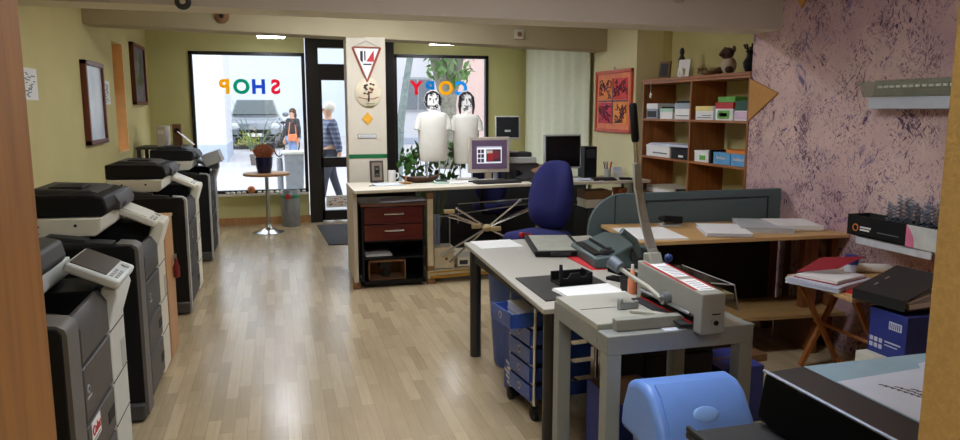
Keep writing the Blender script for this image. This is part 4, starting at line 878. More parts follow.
# ------------------------------------------------------------------ red four-panel poster and the bookshelf
t = picture('framed_poster', 'square red and orange poster of four scribbled panels on the right wall', 3.6, 7.05, 7.95, 1.345, 2.02, mat('poster_frame_red', (206, 74, 38), .5), mat('poster_orange', (236, 130, 80), .6), .035, .03, side=-1)
b = MB(); k = 0
for yy in (-.19, .19):
    for zz in (.21, .47):
        b.box(-.022, -.017, yy - .165, yy + .165, zz - .115, zz + .115, k); k += 1
for yy in (-.19, .19):
    for zz in (.21, .47):
        for q in range(16):
            p0 = Vector((-.024, yy + random.uniform(-.12, .12), zz + random.uniform(-.08, .08))); pts = [p0]
            for _ in range(4): pts.append(Vector((-.024, min(yy + .15, max(yy - .15, pts[-1].y + random.uniform(-.07, .07))), min(zz + .1, max(zz - .1, pts[-1].z + random.uniform(-.05, .05))))))
            b.tube(pts, .0055, 5, 4 + (q % 3 == 0) * 1)
b.box(-.021, -.018, -.37, .37, .335, .347, 4).box(-.021, -.018, -.006, .006, .09, .59, 4)
b.build('print_panels', [mat('panel_orange', (244, 150, 50), .6), mat('panel_red', (226, 56, 48), .6), mat('panel_crimson', (216, 44, 76), .6), mat('panel_amber', (240, 136, 54), .6), mat('panel_dark_violet', (60, 26, 70), .6), mat('panel_wine', (130, 24, 44), .6)], t)
MB().cyl((-.01, 0, .70), (-.01, 0, .66), .004).cyl((-.012, 0, .70), (0, 0, .70), .008).build('hanger', STEEL, t)
tag(MB().box(-.03, 0, -.02, .02, 0, .72).build('wall_strip', CHAR, loc=(3.68, 8.10, 1.32)), 'narrow dark strip on the light wall beside the red poster', 'wall strip')

SX = 3.605
t = thing('bookshelf', 'brown wooden two-bay bookshelf standing in the alcove', 'bookshelf', (SX, 5.09, 0))
for y0 in (0, .85, 1.74):
    MB().box(0, .36, y0, y0 + .022, 0, 1.885).build('side_panel', SHELFW, t)
for z in (.06, .43, .78, 1.135, 1.505, 1.865):
    for (a, b_) in ((.022, .85), (.872, 1.74)): MB().box(0, .36, a, b_, z - .02, z).build('shelf', SHELFH, t)
MB().box(-.012, .37, -.01, 1.77, 1.866, 1.892).build('top_board', SHELFH, t, bevel=.003)
MB().box(.005, .36, .022, 1.74, 0, .04).build('plinth', SHELFW, t)
def sbox(name, label, y, z, w, h, mats, d=.22, dx=0.02, lid=.3, cat='box', group=None, mark=None, rz=0):
    t = thing(name, label, cat, (SX + dx, y, z), rz, group)
    MB().box(0, d, 0, w, 0, h * (1 - lid)).build('body', mats[0], t, bevel=.002)
    MB().box(-.002, d + .002, -.002, w + .002, h * (1 - lid), h).build('lid', mats[1], t, bevel=.002)
    if mark: 
        b = MB(); 
        for (a, b_, c, e, mi) in mark: b.box(-.004, 0, a * w, b_ * w, c * h, e * h, mi)
        b.build('label', [mats[2], INK, PAPER] if len(mats) > 2 else [INK, INK, PAPER], t)
    return t
GRN = mat('box_green', (96, 168, 60), .5); DGRN = mat('box_dark_green', (26, 74, 52), .5); LILAC = mat('box_lilac', (220, 190, 214), .5); LBL = mat('box_light_blue', (96, 164, 216), .5); GREYB = mat('box_grey_blue', (150, 160, 172), .5); YEL = mat('box_yellow', (232, 208, 130), .5); ORG = mat('box_orange', (226, 130, 40), .5)
s1, s2, s3 = 1.505, 1.135, .78
sbox('storage_box', 'grey patterned box at the left end of the upper bookshelf row', 6.58, s1, .22, .15, (GREYB, PAPER, CHAR), lid=.35, mark=((.1, .9, .1, .5, 0),))
sbox('storage_box', 'white box with pale green stripe and dark lid on the upper row, left bay', 6.29, s1, .24, .10, (PAPER, mat('pale_green', (170, 206, 186)), CHAR), lid=.3)
sbox('storage_box', 'white paper ream box with grey-blue lid on the upper row, left bay', 5.98, s1, .27, .15, (PAPER, GREYB, TEXTG), lid=.35, mark=((.1, .9, .2, .25, 0),))
tag(MB().box(0, .2, 0, .25, 0, .015).build('black_folder', BLACK, loc=(SX + .05, 6.30, s1 + .101)), 'black folder lying on the pale green striped box', 'folder')
tag(MB().box(0, .2, 0, .24, 0, .02).build('black_folder', BLACK, loc=(SX + .03, 6.0, s1 + .151)), 'black folder lying on the white ream box with grey-blue lid', 'folder')
sbox('storage_box', 'white box with yellow lid at the left of the upper row, right bay', 5.62, s1, .27, .12, (PAPER, YEL, TEXTG), lid=.35, mark=((.1, .9, .15, .2, 0), (.1, .6, .3, .35, 0)))
sbox('storage_box', 'white box with green label below a red lid on the upper row, right bay', 5.33, s1, .25, .15, (PAPER, RED, GRN), lid=.35, mark=((.2, .85, .1, .55, 0), (.3, .75, .22, .42, 2)))
sbox('storage_box', 'flat bright green box lying on the red lid of the upper row', 5.31, s1 + .151, .24, .045, (GRN, GRN), lid=.4)
sbox('storage_box', 'small grey box between the yellow and the red lid', 5.585, s1, .03, .12, (GREYB, GREYB))
sbox('storage_box', 'white and lilac box with dark green lid at the right end of the upper row', 5.115, s1, .19, .125, (PAPER, DGRN, LILAC), lid=.35, mark=((.05, .95, .1, .6, 0),))
sbox('storage_box', 'dark green flat box topmost at the right end of the upper row', 5.12, s1 + .126, .18, .035, (DGRN, DGRN))
sbox('storage_box', 'long white box with lettered side at the left of the middle row', 6.32, s2, .46, .11, (PAPER, PAPER, TEXTG), lid=.2, mark=((.1, .7, .3, .4, 0),))
sbox('storage_box', 'black box with small white marks in the middle row, left bay', 5.98, s2, .31, .095, (BLACK, BLACKM, TEXTG), lid=.25, mark=((.3, .55, .2, .4, 2),))
tag(MB().box(0, .25, 0, .74, 0, .012).box(.01, .24, .02, .72, .012, .02).build('paper_pile', PAPERB, loc=(SX + .02, 6.0, s2 + .111)), 'flat pile of sheets lying across the white and black boxes', 'paper stack')
sbox('storage_box', 'white box with small green mark at the left of the middle row, right bay', 5.66, s2, .22, .10, (PAPER, PAPER, GRN), lid=.2, mark=((.2, .6, .2, .6, 0),))
tag(MB().box(0, .2, 0, .03, 0, .115).build('black_folder', BLACK, loc=(SX + .02, 5.615, s2)), 'black folder standing between white and light blue boxes', 'folder')
for y, lab in ((5.34, 'light blue product box, left of the two in the middle row'), (5.105, 'light blue product box, right of the two under the orange box')):
    t = sbox('product_box', lab, y, s2, .24 if y > 5.2 else .22, .10, (LBL, LBL), lid=.12, group='light blue boxes on the bookshelf')
    b = MB(); yy = .19 if y > 5.2 else .175
    for k in range(8):
        hh = (.032, .020, .020, .03, .02, .02, .02, .026)[k]; b.tube([(-.0045, yy - k * .018, .045), (-.0045, yy - .003 - k * .018, .045 + hh), (-.0045, yy - .009 - k * .018, .047)], .0028, 5)
    b.build('lettering', PAPER, t)
sbox('storage_box', 'flat orange box lying on the right light blue product box', 5.11, s2 + .101, .29, .03, (ORG, ORG))
sbox('paper_box', 'large white flat box half drawn out at the left of the lower row', 6.2, s3, .55, .06, (PAPER, BEIGE), d=.30, lid=.3)
sbox('paper_box', 'dark green flat box on the lower row, left bay', 5.98, s3, .20, .07, (DGRN, BLACK), lid=.4)
sbox('paper_box', 'yellow flat box on the lower row, right bay', 5.62, s3, .26, .07, (mat('box_bright_yellow', (230, 196, 40)), mat('box_bright_yellow', (230, 196, 40))))
sbox('paper_box', 'black flat box on the lower row, right bay', 5.14, s3, .42, .085, (BLACK, BLACKM))
# ornaments on top of the bookshelf
zt = 1.893
t = thing('photo_frame', 'small dark photo frame standing at the left on top of the bookshelf', 'picture frame', (SX + .1, 6.62, zt), rz=-PI / 2 + .3)
MB().at(rx=-.12).box(-.07, .07, -.01, .01, 0, .17).build('frame', CARD, t); MB().at(rx=-.12).box(-.05, .05, -.012, -.009, .02, .15).build('photo', CHAR, t)
t = thing('statuette', 'slim dark statuette behind the white card on top of the bookshelf', 'statuette', (SX + .16, 6.40, zt))
MB().lathe([(.035, 0), (.03, .03), (.02, .05), (.028, .12), (.034, .17), (.022, .2), (.014, .215), (.024, .24), (.02, .27), (.004, .285)], n=16).tube([(0, .02, .15), (.0, .05, .12), (0, .045, .09)], .009, 6).build('figure', mat('dark_statue', (44, 36, 32), .4), t)
t = thing('card_stand', 'white card with golden print standing on top of the bookshelf', 'card', (SX + .08, 6.24, zt), rz=-PI / 2 + .2)
MB().at(rx=-.15).box(-.075, .075, -.003, .003, 0, .165).build('card', PAPER, t); MB().at(rx=-.15).box(-.05, .03, -.005, -.003, .02, .08).build('print', mat('golden_print', (206, 184, 110)), t)
MB().at(rx=.3).box(-.02, .02, 0, .004, 0, .1).build('support', PAPER, t)
t = thing('ornament', 'small twisted wire ornament in the middle on top of the bookshelf', 'ornament', (SX + .12, 5.97, zt)); MB().tube([(.03 * math.cos(a * .5), .06 * math.sin(a * .5) , .01 + .06 * abs(math.sin(a * .35))) for a in range(18)], .007, 6).lathe([(.03, 0), (.035, .008), (.01, .012)], n=14).build('wire', mat('ornament_bronze', (120, 84, 54), .4, .6), t)
t = thing('toy_animal', 'dark brown soft toy animal sitting on top of the bookshelf', 'toy', (SX + .14, 5.60, zt))
MB().ball((0, 0, .075), (.06, .07, .075), 10).build('body', mat('toy_light', (190, 170, 150), .9), t); MB().ball((-.02, 0, .175), (.05, .075, .05), 10).ball((-.07, .0, .165), (.025, .03, .02), 8).build('head', mat('toy_brown', (72, 48, 36), .9), t)
for s in (-1, 1): MB().ball((0, s * .065, .205), (.015, .022, .03), 8).build('ear', mat('toy_brown', (72, 48, 36)), t); MB().ball((-.04, s * .07, .035), (.04, .03, .03), 8).build('paw', mat('toy_brown', (72, 48, 36)), t)
t = thing('bowl', 'dark shallow bowl on top of the bookshelf beside the soft toy', 'bowl', (SX + .05, 5.72, zt)); MB().lathe([(.03, 0), (.07, .025), (.075, .03), (.066, .028), (.01, .008)], n=20).build('shell', CARD, t)
t = thing('vase', 'dark vase at the right end on top of the bookshelf', 'vase', (SX + .1, 5.25, zt)); MB().lathe([(.03, 0), (.05, .04), (.055, .08), (.03, .12), (.026, .15), (.04, .17), (.034, .17), (.02, .14), (.005, .14)], n=20).build('body', BLACK, t)
b = MB()
for i in range(9):
    a = i * 2.4; b.tube([(0, 0, .14), (.03 * math.cos(a), .04 * math.sin(a), .19), (.05 * math.cos(a), .06 * math.sin(a), .2 + .02 * (i % 3))], [.004, .006, .01], 5)
b.build('dried_stems', mat('dried_stem', (58, 42, 34)), t)
t = thing('key_tag', 'small pendant hanging from the upper left of the bookshelf', 'pendant', (SX - .018, 6.66, 1.70)); MB().tube([(0, 0, .165), (0, 0, .06)], .003, 5).build('cord', STEEL, t); MB().ball((0, 0, .03), (.008, .018, .035), 8).build('charm', CHROME, t)

# diamonds on the marbled wall, beam fittings
dm = mat('ochre_wall_diamond', (190, 138, 70), .75, vary=.06, bump=.1)
tag(MB().prism([(5.069, 1.507), (4.73, 1.717), (5.069, 1.831)], 'x', 3.586, 3.6).build('wall_triangle', dm), 'ochre triangle panel at the bookshelf edge of the marbled purple wall', 'wall panel')
tag(MB().prism([(4.53, 2.30), (4.40, 2.47), (4.53, 2.64), (4.66, 2.47)], 'x', 3.586, 3.6).build('wall_diamond', dm), 'ochre diamond panel high on the marbled purple wall under the ceiling', 'wall panel')
t = thing('ceiling_spotlight', 'small round cream fitting on the front beam above the bookshelf', 'lamp', (2.77, 4.813, 2.395)); MB().lathe([(.05, 0), (.055, .02), (.04, .045), (.01, .05)], n=20).build('housing', BEIGE, t); t.children[0].rotation_euler = (PI / 2, 0, 0); MB().ball((0, -.048, 0), .02, 8).build('bulb', LGREY, t)
t = thing('ceiling_spotlight', 'small round dark fitting on the front beam above the SHOP window', 'lamp', (-.53, 5.105, 2.265)); MB().lathe([(.045, 0), (.05, .02), (.036, .04), (.01, .045)], n=20).build('housing', CHAR, t); t.children[0].rotation_euler = (PI / 2, 0, 0); MB().ball((0, -.045, 0), .018, 8).build('bulb', BEIGE, t)
t = thing('smoke_detector', 'round brown fitting on the rear beam above the SHOP window', 'detector', (-.44, 7.40, 2.45)); MB().lathe([(.065, 0), (.06, .025), (.03, .04), (.01, .045)], n=22).build('housing', CARD, t); t.children[0].rotation_euler = (PI / 2, 0, 0); MB().ball((0, -.045, 0), .022, 8).build('sensor', BLACK, t)
t = thing('motion_sensor', 'square beige sensor box on the rear beam right of the COPY window', 'sensor', (2.53, 7.63, 2.385)); MB().box(-.05, .05, -.03, .01, -.05, .05).build('housing', BEIGE, t, bevel=.006); MB().ball((0, -.032, 0), .024, 8).build('lens', CARD, t)
t = thing('curtain', 'pale vertical slat curtain hanging along the light wall by the COPY window', 'curtain', (3.62, 8.2, .05))
b = MB(); n = 60; pts = []
for i in range(n): pts.append((-.012 * (1 + math.sin(i * .72)), i * 2.4 / n))
outl = [(x, y) for x, y in pts] + [(x + .008, y) for x, y in pts[::-1]]
b.prism(outl, 'z', 0, 2.55); b.build('fabric', mat('pale_curtain', (222, 224, 200), .9, vary=.03), t, angle=60)
MB().box(-.05, .02, -.02, 2.42, 2.55, 2.58).build('rail', LGREY, t)

# ------------------------------------------------------------------ wood desk with screen
t = thing('wood_desk', 'long beech desk on wooden panel legs against the marbled wall', 'desk', (2.15, 4.03, 0), rz=-.07)
MB().prism([(-.02, -.01), (1.45, .0), (1.45, .64), (.0, .72)], 'z', .765, .79).build('worktop', DESKW, t, bevel=.003)
for x in (1.20, 1.40): MB().box(x, x + (.10 if x < 1.3 else .04), .10, .16, .0, .765).build('leg', DESKL, t, bevel=.003); MB().box(x, x + (.10 if x < 1.3 else .04), .56, .62, .0, .765).build('leg', DESKL, t, bevel=.003)
MB().box(.02, .06, .1, .62, 0, .765).build('leg', DESKL, t)
MB().box(.06, 1.2, .50, .52, .10, .765).build('modesty_panel', BLACKM, t)
MB().box(.10, 1.42, -.05, .40, .255, .28).build('lower_shelf', wood('shelf_light_wood', (176, 142, 92), (156, 120, 72), .5, 0, 4), t, bevel=.003)
for x in (.3, 1.2): MB().box(x, x + .04, -.02, .4, 0, .255).build('shelf_support', DESKL, t)
t = thing('partition_screen', 'dark green-grey desk screen with rounded left end behind the beech desk', 'partition', (2.13, 4.80, 0), rz=-.14)
R_ = .26; top = 1.0
pr = [(0, .12)] + [(R_ - R_ * math.cos(a), top - R_ + R_ * math.sin(a)) for a in [PI / 2 * i / 12 for i in range(13)]] + [(1.455, top + .022), (1.455, .12)]
MB().prism(pr, 'y', 0, .045).build('panel', GREENG, t, bevel=.006)
b = MB()
for (a, b_) in (((.42, top - .055), (1.35, top - .035)), ((1.35, top - .035), (1.35, .30)), ((.42, top - .055), (.42, .3))):
    b.tube([(a[0], -.004, a[1]), (b_[0], -.004, b_[1])], .0055, 6)
b.box(.19, .195, -.006, .0, .3, top - .01); b.build('groove_trim', mat('partition_dark_trim', (46, 54, 56), .6), t)
for x in (.3, 1.3): MB().box(x, x + .04, -.12, .17, 0, .02).box(x, x + .04, .0, .045, .02, .14).build('foot', CHAR, t)
def stack(label, loc, w, d, h, rz, mats=None, name='paper_stack', cat='paper stack', cover=None):
    t = thing(name, label, cat, loc, rz)
    b = MB(); k = max(2, int(h / .006))
    for i in range(k): b.at(random.uniform(-.004, .004), random.uniform(-.004, .004), 0, rz=random.uniform(-.015, .015)).box(-w / 2, w / 2, -d / 2, d / 2, i * h / k, (i + 1) * h / k, 0)
    b.build('sheets', mats or PAPER, t)
    if cover: MB().box(-w / 2 - .005, w / 2 + .005, -d / 2 - .005, d / 2 + .005, h, h + .004).build('cover', cover, t)
    return t
stack('flat white sheets at the left end of the beech desk by the lever', (2.33, 4.28, .79), .36, .44, .008, -.15, name='paper_sheets')
stack('white bound booklet with dark edge in the middle of the beech desk', (2.84, 4.22, .79), .28, .40, .022, -.38, PAPERB, 'booklet', 'booklet', cover=PAPER)
stack('wide grey-white bound document right of the middle booklet', (3.2, 4.30, .79), .33, .42, .030, -.45, mat('grey_sheets', (196, 194, 196), .8), 'document', 'document', cover=mat('clear_cover', (200, 202, 206), .3))
stack('white paper stack at the right end of the beech desk against the marbled wall', (3.42, 4.28, .79), .30, .34, .035, -.3)
t = thing('hole_punch', 'black and steel hole punch on the beech desk before the green-grey screen', 'hole punch', (2.63, 4.54, .79), rz=-.1)
MB().box(-.075, .075, -.04, .05, 0, .016).build('base', LGREY, t, bevel=.003); MB().at(0, 0, .03, ry=.08).prism([(-.05, .0), (.05, 0), (.05, .03), (-.05, .05)], 'x', -.07, .07).build('lever', BLACK, t, bevel=.006); MB().cyl((-.05, 0, .016), (-.05, 0, .04), .01).cyl((.05, 0, .016), (.05, 0, .04), .01).build('punch_pin', CHROME, t)
t = thing('power_strip', 'black power strip with red switch on the floor under the beech desk', 'power strip', (2.45, 3.95, 0), rz=.3); MB().box(-.16, .16, -.025, .025, 0, .035).build('case', BLACK, t, bevel=.004); MB().box(-.14, -.11, -.012, .012, .035, .046).build('switch', RED, t); MB().tube([(.16, 0, .015), (.3, .06, .008), (.45, -.02, .008), (.6, .1, .008)], .006, 6).build('cable', BLACK, t)
tag(MB().box(-.22, .22, -.16, .16, 0, .05).build('flat_carton', CARD, loc=(2.75, 4.02, 0), rz=.1, bevel=.003), 'flat brown carton lying on the floor under the beech desk', 'box')

# ------------------------------------------------------------------ grey desk and what lies on it
t = thing('grey_desk', 'light grey laminate desk on black tube legs in the middle of the room', 'desk', (1.16, 3.0, 0))
MB().prism([(-.045, -.02), (.94, .0), (.94, 1.72), (.02, 1.68)], 'z', .695, .72).build('worktop', TABLEG, t, bevel=.004)
for x, y in ((.075, .19), (.045, 1.48), (.87, .19), (.87, 1.48)):
    MB().cyl((x, y, 0), (x, y, .695), .036 if y > 1 else .04, n=24).build('leg', mat('black_tube_leg', (40, 38, 36), .4), t)
MB().box(.05, .9, 1.46, 1.49, .62, .695).box(.03, .06, .2, 1.48, .63, .695).build('under_frame', CHAR, t)
tag(MB().prism([(0, 0), (.42, .03), (.42, .50), (.01, .48)], 'z', 0, .006).build('cutting_mat', mat('dark_mat_board', (42, 40, 38), .5), loc=(1.17, 3.10, .72)), 'dark cutting mat lying on the near left corner of the grey desk', 'mat')
stack('single white sheets at the far left corner of the grey desk', (1.37, 4.56, .72), .28, .27, .003, .02, name='paper_sheets')
t = thing('light_box', 'flat black device with grey glass lid at the far end of the grey desk', 'light box', (1.68, 4.33, .72), rz=-.22)
MB().box(-.15, .15, -.29, .29, 0, .022).build('base', BLACK, t, bevel=.006); MB().box(-.155, .155, -.295, .295, .022, .036).box(-.13, .13, -.27, .27, .036, .039, 1).build('lid', [BLACK, mat('grey_lid_glass', (176, 176, 162), .35)], t, bevel=.004); MB().box(-.06, .06, -.312, -.295, .012, .03).build('latch', CHAR, t)
tag(MB().prism([(-.11, -.24), (.15, -.24), (.15, .32), (-.11, .32)], 'z', 0, .003).build('red_sheet', REDP, loc=(1.76, 3.90, .72), rz=.0), 'red sheet lying under the green-grey binding machine', 'paper')
t = thing('binding_machine', 'dark green-grey comb binding machine with handle on the grey desk', 'binding machine', (1.85, 3.90, .723), rz=-.12)
MB().prism([(-.15, 0), (.17, 0), (.17, .11), (.06, .125), (-.06, .075), (-.15, .06)], 'y', -.25, .25).build('body', BINDG, t, bevel=.012, seg=3)
MB().box(-.135, -.085, -.19, .19, .058, .075).box(-.05, -.045, -.2, .2, .078, .10).build('slot', BLACK, t, bevel=.003)
MB().box(-.10, -.03, -.23, -.18, .075, .10).cyl((-.06, -.21, .10), (-.06, -.21, .115), .018).build('adjuster', CHAR, t, bevel=.004)
MB().at().tube([(.10, -.265, .07), (.06, -.29, .16), (-.02, -.30, .22)], .02, 10).build('lever', BINDG, t)
MB().cyl((.10, -.25, .07), (.10, -.28, .07), .05, n=20).build('pivot', CHAR, t)
t = thing('desk_organiser', 'black desk organiser with cut-outs on the dark cutting mat', 'organiser', (1.42, 3.40, .72), rz=.05); t.scale = (.9, 1, 1.35)
MB().prism([(-.10, 0), (.10, 0), (.10, .05), (.07, .05), (.06, .035), (.03, .035), (.02, .05), (-.03, .05), (-.05, .032), (-.08, .032), (-.085, .085), (-.10, .085)], 'y', -.06, -.045).box(-.10, .10, -.06, .06, 0, .012).prism([(-.10, 0), (.10, 0), (.10, .045), (-.1, .045)], 'y', .045, .06).box(.09, .1, -.06, .06, 0, .05).build('tray', BLACK, t, bevel=.002)
t = thing('stapler', 'black heavy stapler with steel nose beside the desk organiser', 'stapler', (1.70, 3.36, .72), rz=.5)
MB().box(-.03, .03, -.12, .10, 0, .018).build('base', BLACK, t, bevel=.004); MB().at(0, 0, .03, rx=.12).box(-.022, .022, -.13, .10, 0, .035).build('arm', BLACK, t, bevel=.006); MB().box(-.02, .02, -.125, -.09, .018, .04).build('nose', CHROME, t)
t = thing('pen_tray', 'dark carton tray with mixed small tools beside the cutter', 'tray', (1.60, 3.16, .72), rz=-.4); t.scale = (1, 1, 1.5)
MB().box(-.02, .16, -.05, .05, 0, .006).box(-.02, .16, -.05, -.045, 0, .05).box(-.02, .16, .045, .05, 0, .05).box(.155, .16, -.05, .05, 0, .05).build('tray', CHAR, t); MB().box(.03, .07, -.0515, -.049, .015, .035).build('label', RED, t); MB().tube([(0, 0, .02), (.14, .02, .03)], .008).tube([(0, -.02, .02), (.13, -.01, .03)], .007).build('tools', LGREY, t)
t = thing('glue_bottle', 'small orange-red bottle standing behind the cutter housing', 'bottle', (1.585, 3.06, .72)); MB().lathe([(.018, 0), (.02, .005), (.02, .09), (.012, .11), (.008, .135), (.003, .14)], n=16).build('body', mat('bottle_orange', (236, 146, 108), .4), t); MB().cyl((0, 0, .135), (0, 0, .16), .007).build('cap', PAPER, t)
stack('white printed sheets on the grey desk next to the cutter', (1.42, 3.17, .728), .30, .20, .012, .08, name='paper_sheets')

# under the desk
t = thing('drawer_trolley', 'chrome-framed trolley of translucent blue drawers on casters under the grey desk', 'trolley', (1.235, 3.42, 0), rz=.10)
for x in (0, .36):
    for y in (0, .30): MB().tube([(x, y, .07), (x, y, .62)], .011, 10).build('post', CHROME, t)
MB().tube([(0, 0, .62), (.03, 0, .65), (.33, 0, .65), (.36, 0, .62)], .011, 8).tube([(0, .3, .62), (.03, .3, .65), (.33, .3, .65), (.36, .3, .62)], .011, 8).tube([(0, 0, .09), (0, .3, .09)], .009).tube([(.36, 0, .09), (.36, .3, .09)], .009).build('frame', CHROME, t)
for i in range(5):
    z = .09 + i * .10; x0 = -.02 if i < 4 else -.13
    o = MB().box(x0, x0 + .008, .02, .28, z + .01, z + .088).box(x0, .34, .02, .028, z + .01, z + .08).box(x0, .34, .272, .28, z + .01, z + .08).box(x0, .34, .02, .28, z + .005, z + .012).build('drawer', BLUED, t, bevel=.002)
    MB().cyl((x0 - .002, .15, z + .05), (x0 + .001, .15, z + .05), .02, n=16).cyl((x0 - .003, .15, z + .05), (x0, .15, z + .05), .012, n=12, m=1).build('finger_hole', [LGREY, NAVY], o)
    MB().box(-.01, .012, 0, .3, z - .004, z + .006).build('runner', STEEL, t)
for x in (0, .36):
    for y in (0, .30): MB().cyl((x - .012, y, .035), (x + .012, y, .035), .035, n=18).box(x - .016, x + .016, y - .012, y + .012, .03, .075).build('caster', BLACK, t)
t = stack('white papers lying in the pulled-out top drawer of the trolley', (1.29, 3.60, .505), .22, .22, .07, .1)
t = thing('blue_tub', 'tall rounded blue plastic tub under the far part of the grey desk', 'tub', (1.44, 4.27, 0))
MB().lathe([(.15, 0), (.165, .02), (.20, .56), (.205, .60), (.19, .60), (.185, .56), (.15, .03), (.01, .03)], n=32).build('tub', BLUET, t)
def open_box(name, label, loc, w, d, h, rz, out, mark=True, inner=None):
    t = thing(name, label, 'box', loc, rz); s = .006
    MB().box(0, w, 0, s, 0, h).box(0, w, d - s, d, 0, h).box(0, s, 0, d, 0, h).box(w - s, w, 0, d, 0, h).box(0, w, 0, d, 0, s).build('shell', out, t)
    MB().box(s, w - s, s, s * 1.5, s, h - .002).box(s, w - s, d - s * 1.5, d - s, s, h - .002).box(s, s * 1.5, s, d - s, s, h - .002).box(w - s * 1.5, w - s, s, d - s, s, h - .002).build('lining', inner or CARD, t)
    if mark:
        b = MB()
        for i in range(5): b.box(-.001, 0, .03, .03 + .06 + .03 * (i % 3), .05 + i * .028, .066 + i * .028); b.box(.05, .12 + .03 * (i % 3), -.001, 0, .05 + i * .028, .066 + i * .028)
        b.build('print', PAPERB, t)
    return t
open_box('open_carton', 'open dark blue carton behind the drawer trolley under the grey desk', (1.22, 3.76, 0), .30, .16, .36, -.05, NAVY)
open_box('open_carton', 'open navy paper carton standing under the cutter table', (1.25, 2.50, 0), .24, .30, .45, .0, NAVY)
t = thing('drawer_unit', 'black drawer unit under the grey desk behind the cutter table', 'cabinet', (1.70, 3.12, 0)); MB().box(0, .38, .01, .4, .02, .66).build('carcass', BLACKM, t)
for i in range(5): MB().box(.005, .375, -.005, .01, .03 + i * .125, .145 + i * .125).build('drawer', BLACK, t, bevel=.003)
t = thing('carton', 'closed dark navy carton on the floor beside the black drawer unit', 'box', (2.12, 3.10, 0)); MB().box(0, .25, 0, .3, 0, .30).build('body', NAVY, t, bevel=.003); MB().box(.0, .25, .14, .16, .3, .302).build('tape', CARD, t)

# ------------------------------------------------------------------ cutter table and guillotine
t = thing('cutter_table', 'grey steel table with square legs carrying the paper guillotine', 'table', (1.16, 2.42, 0))
MB().box(0, .63, 0, .55, .685, .76).build('table_top', STANDG, t, bevel=.004)
for x in (.0, .57):
    for y in (0, .49): MB().box(x, x + .06, y, y + .06, 0.0, .685).build('leg', STANDG, t, bevel=.003)
for x in (.008, .578): MB().box(x, x + .044, .06, .49, .04, .12).build('side_rail', STANDG, t, bevel=.003)
MB().cyl((-.003, .10, .72), (.001, .1, .72), .011, n=14).build('bolt', STEEL, t)
t = thing('paper_guillotine', 'grey lever paper guillotine with red-edged labels on the grey steel table', 'guillotine', (1.16, 2.42, .76))
MB().box(.0, .34, .095, .53, 0, .022).box(.02, .34, .30, .305, .022, .0235, 1).build('bed', [CUTL, CHAR], t, bevel=.003)
MB().box(.0, .34, .0905, .095, 0.0, .02).build('bed_edge', CUTG, t)
MB().box(.06, .34, .048, .09, 0, .046).build('front_stop', CUTG, t, bevel=.004)
MB().prism([(.19, .20), (.23, .17), (.34, .05), (.355, .06), (.25, .21)], 'z', .022, .036).build('side_guide', CUTL, t, bevel=.003)
MB().box(.17, .26, .255, .275, .022, .05).cyl((.18, .265, .05), (.18, .265, .068), .012).cyl((.245, .25, .05), (.245, .25, .06), .01).build('guide_clamp', STEEL, t, bevel=.003)
b = MB().prism([(-.075, .157), (.44, .185), (.44, .0), (.40, .0), (.40, .07), (-.02, .062), (-.02, .0), (-.075, .0)], 'x', .345, .445)
b.build('housing', CUTG, t, bevel=.005)
MB().box(.30, .40, -.015, .40, .022, .028).build('cutting_strip', CHAR, t); MB().box(.342, .3455, -.015, .40, .028, .034).build('red_edge', RED, t)
MB().box(.335, .345, .0, .40, .058, .070).build('clamp_bar', STEEL, t, bevel=.003)
lb = MB()
def onTop(x0, x1, y0, y1, m, up):
    z0 = .157 + (y0 + .075) / .515 * .028; z1 = .157 + (y1 + .075) / .515 * .028
    lb.add([(x0, y0, z0 + .0005), (x1, y0, z0 + .0005), (x1, y1, z1 + .0005), (x0, y1, z1 + .0005), (x0, y0, z0 + up), (x1, y0, z0 + up), (x1, y1, z1 + up), (x0, y1, z1 + up)], [(0, 1, 2, 3), (4, 5, 6, 7), (0, 1, 5, 4), (1, 2, 6, 5), (2, 3, 7, 6), (3, 0, 4, 7)], m)
onTop(.362, .43, -.03, .12, 0, .002); onTop(.362, .43, .16, .36, 0, .002); onTop(.348, .358, -.02, .40, 1, .0022); onTop(.433, .441, .0, .36, 1, .0022)
for i in range(7): onTop(.372, .425, .18 + i * .022, .186 + i * .022, 2, .003)
for i in range(5): onTop(.372, .42, -.02 + i * .026, -.014 + i * .026, 2, .003)
lb.build('warning_label', [PAPER, RED, mat('label_grey', (160, 160, 170))], t)
MB().cyl((.405, -.079, .045), (.405, -.073, .045), .018, n=20).cyl((.405, -.083, .045), (.405, -.075, .045), .010, n=14, m=1).box(.39, .425, -.0765, -.074, .075, .08, 1).build('side_lock', [CUTG, BLACK], t)
MB().cyl((.345, .17, .085), (.315, .17, .085), .026, n=24).cyl((.315, .17, .085), (.305, .17, .085), .014, n=18).build('clamp_pivot', STEEL, t)
MB().tube([(.31, .17, .085), (.29, .24, .115), (.25, .35, .152), (.23, .40, .172)], [.010, .010, .009, .009], 10).build('clamp_lever', CUTL, t)
MB().cyl((.235, .385, .168), (.215, .43, .19), .026, .03, n=18).build('clamp_knob', mat('knob_blue_grey', (108, 118, 132), .4), t)
MB().prism([(.36, .165), (.45, .18), (.45, .215), (.40, .225)], 'x', .375, .435).build('lever_pivot', CUTG, t, bevel=.006)
la = MB(); pts = [(.425, .40, .17), (.40, .42, .24), (.365, .43, .36), (.335, .437, .50), (.325, .44, .61)]
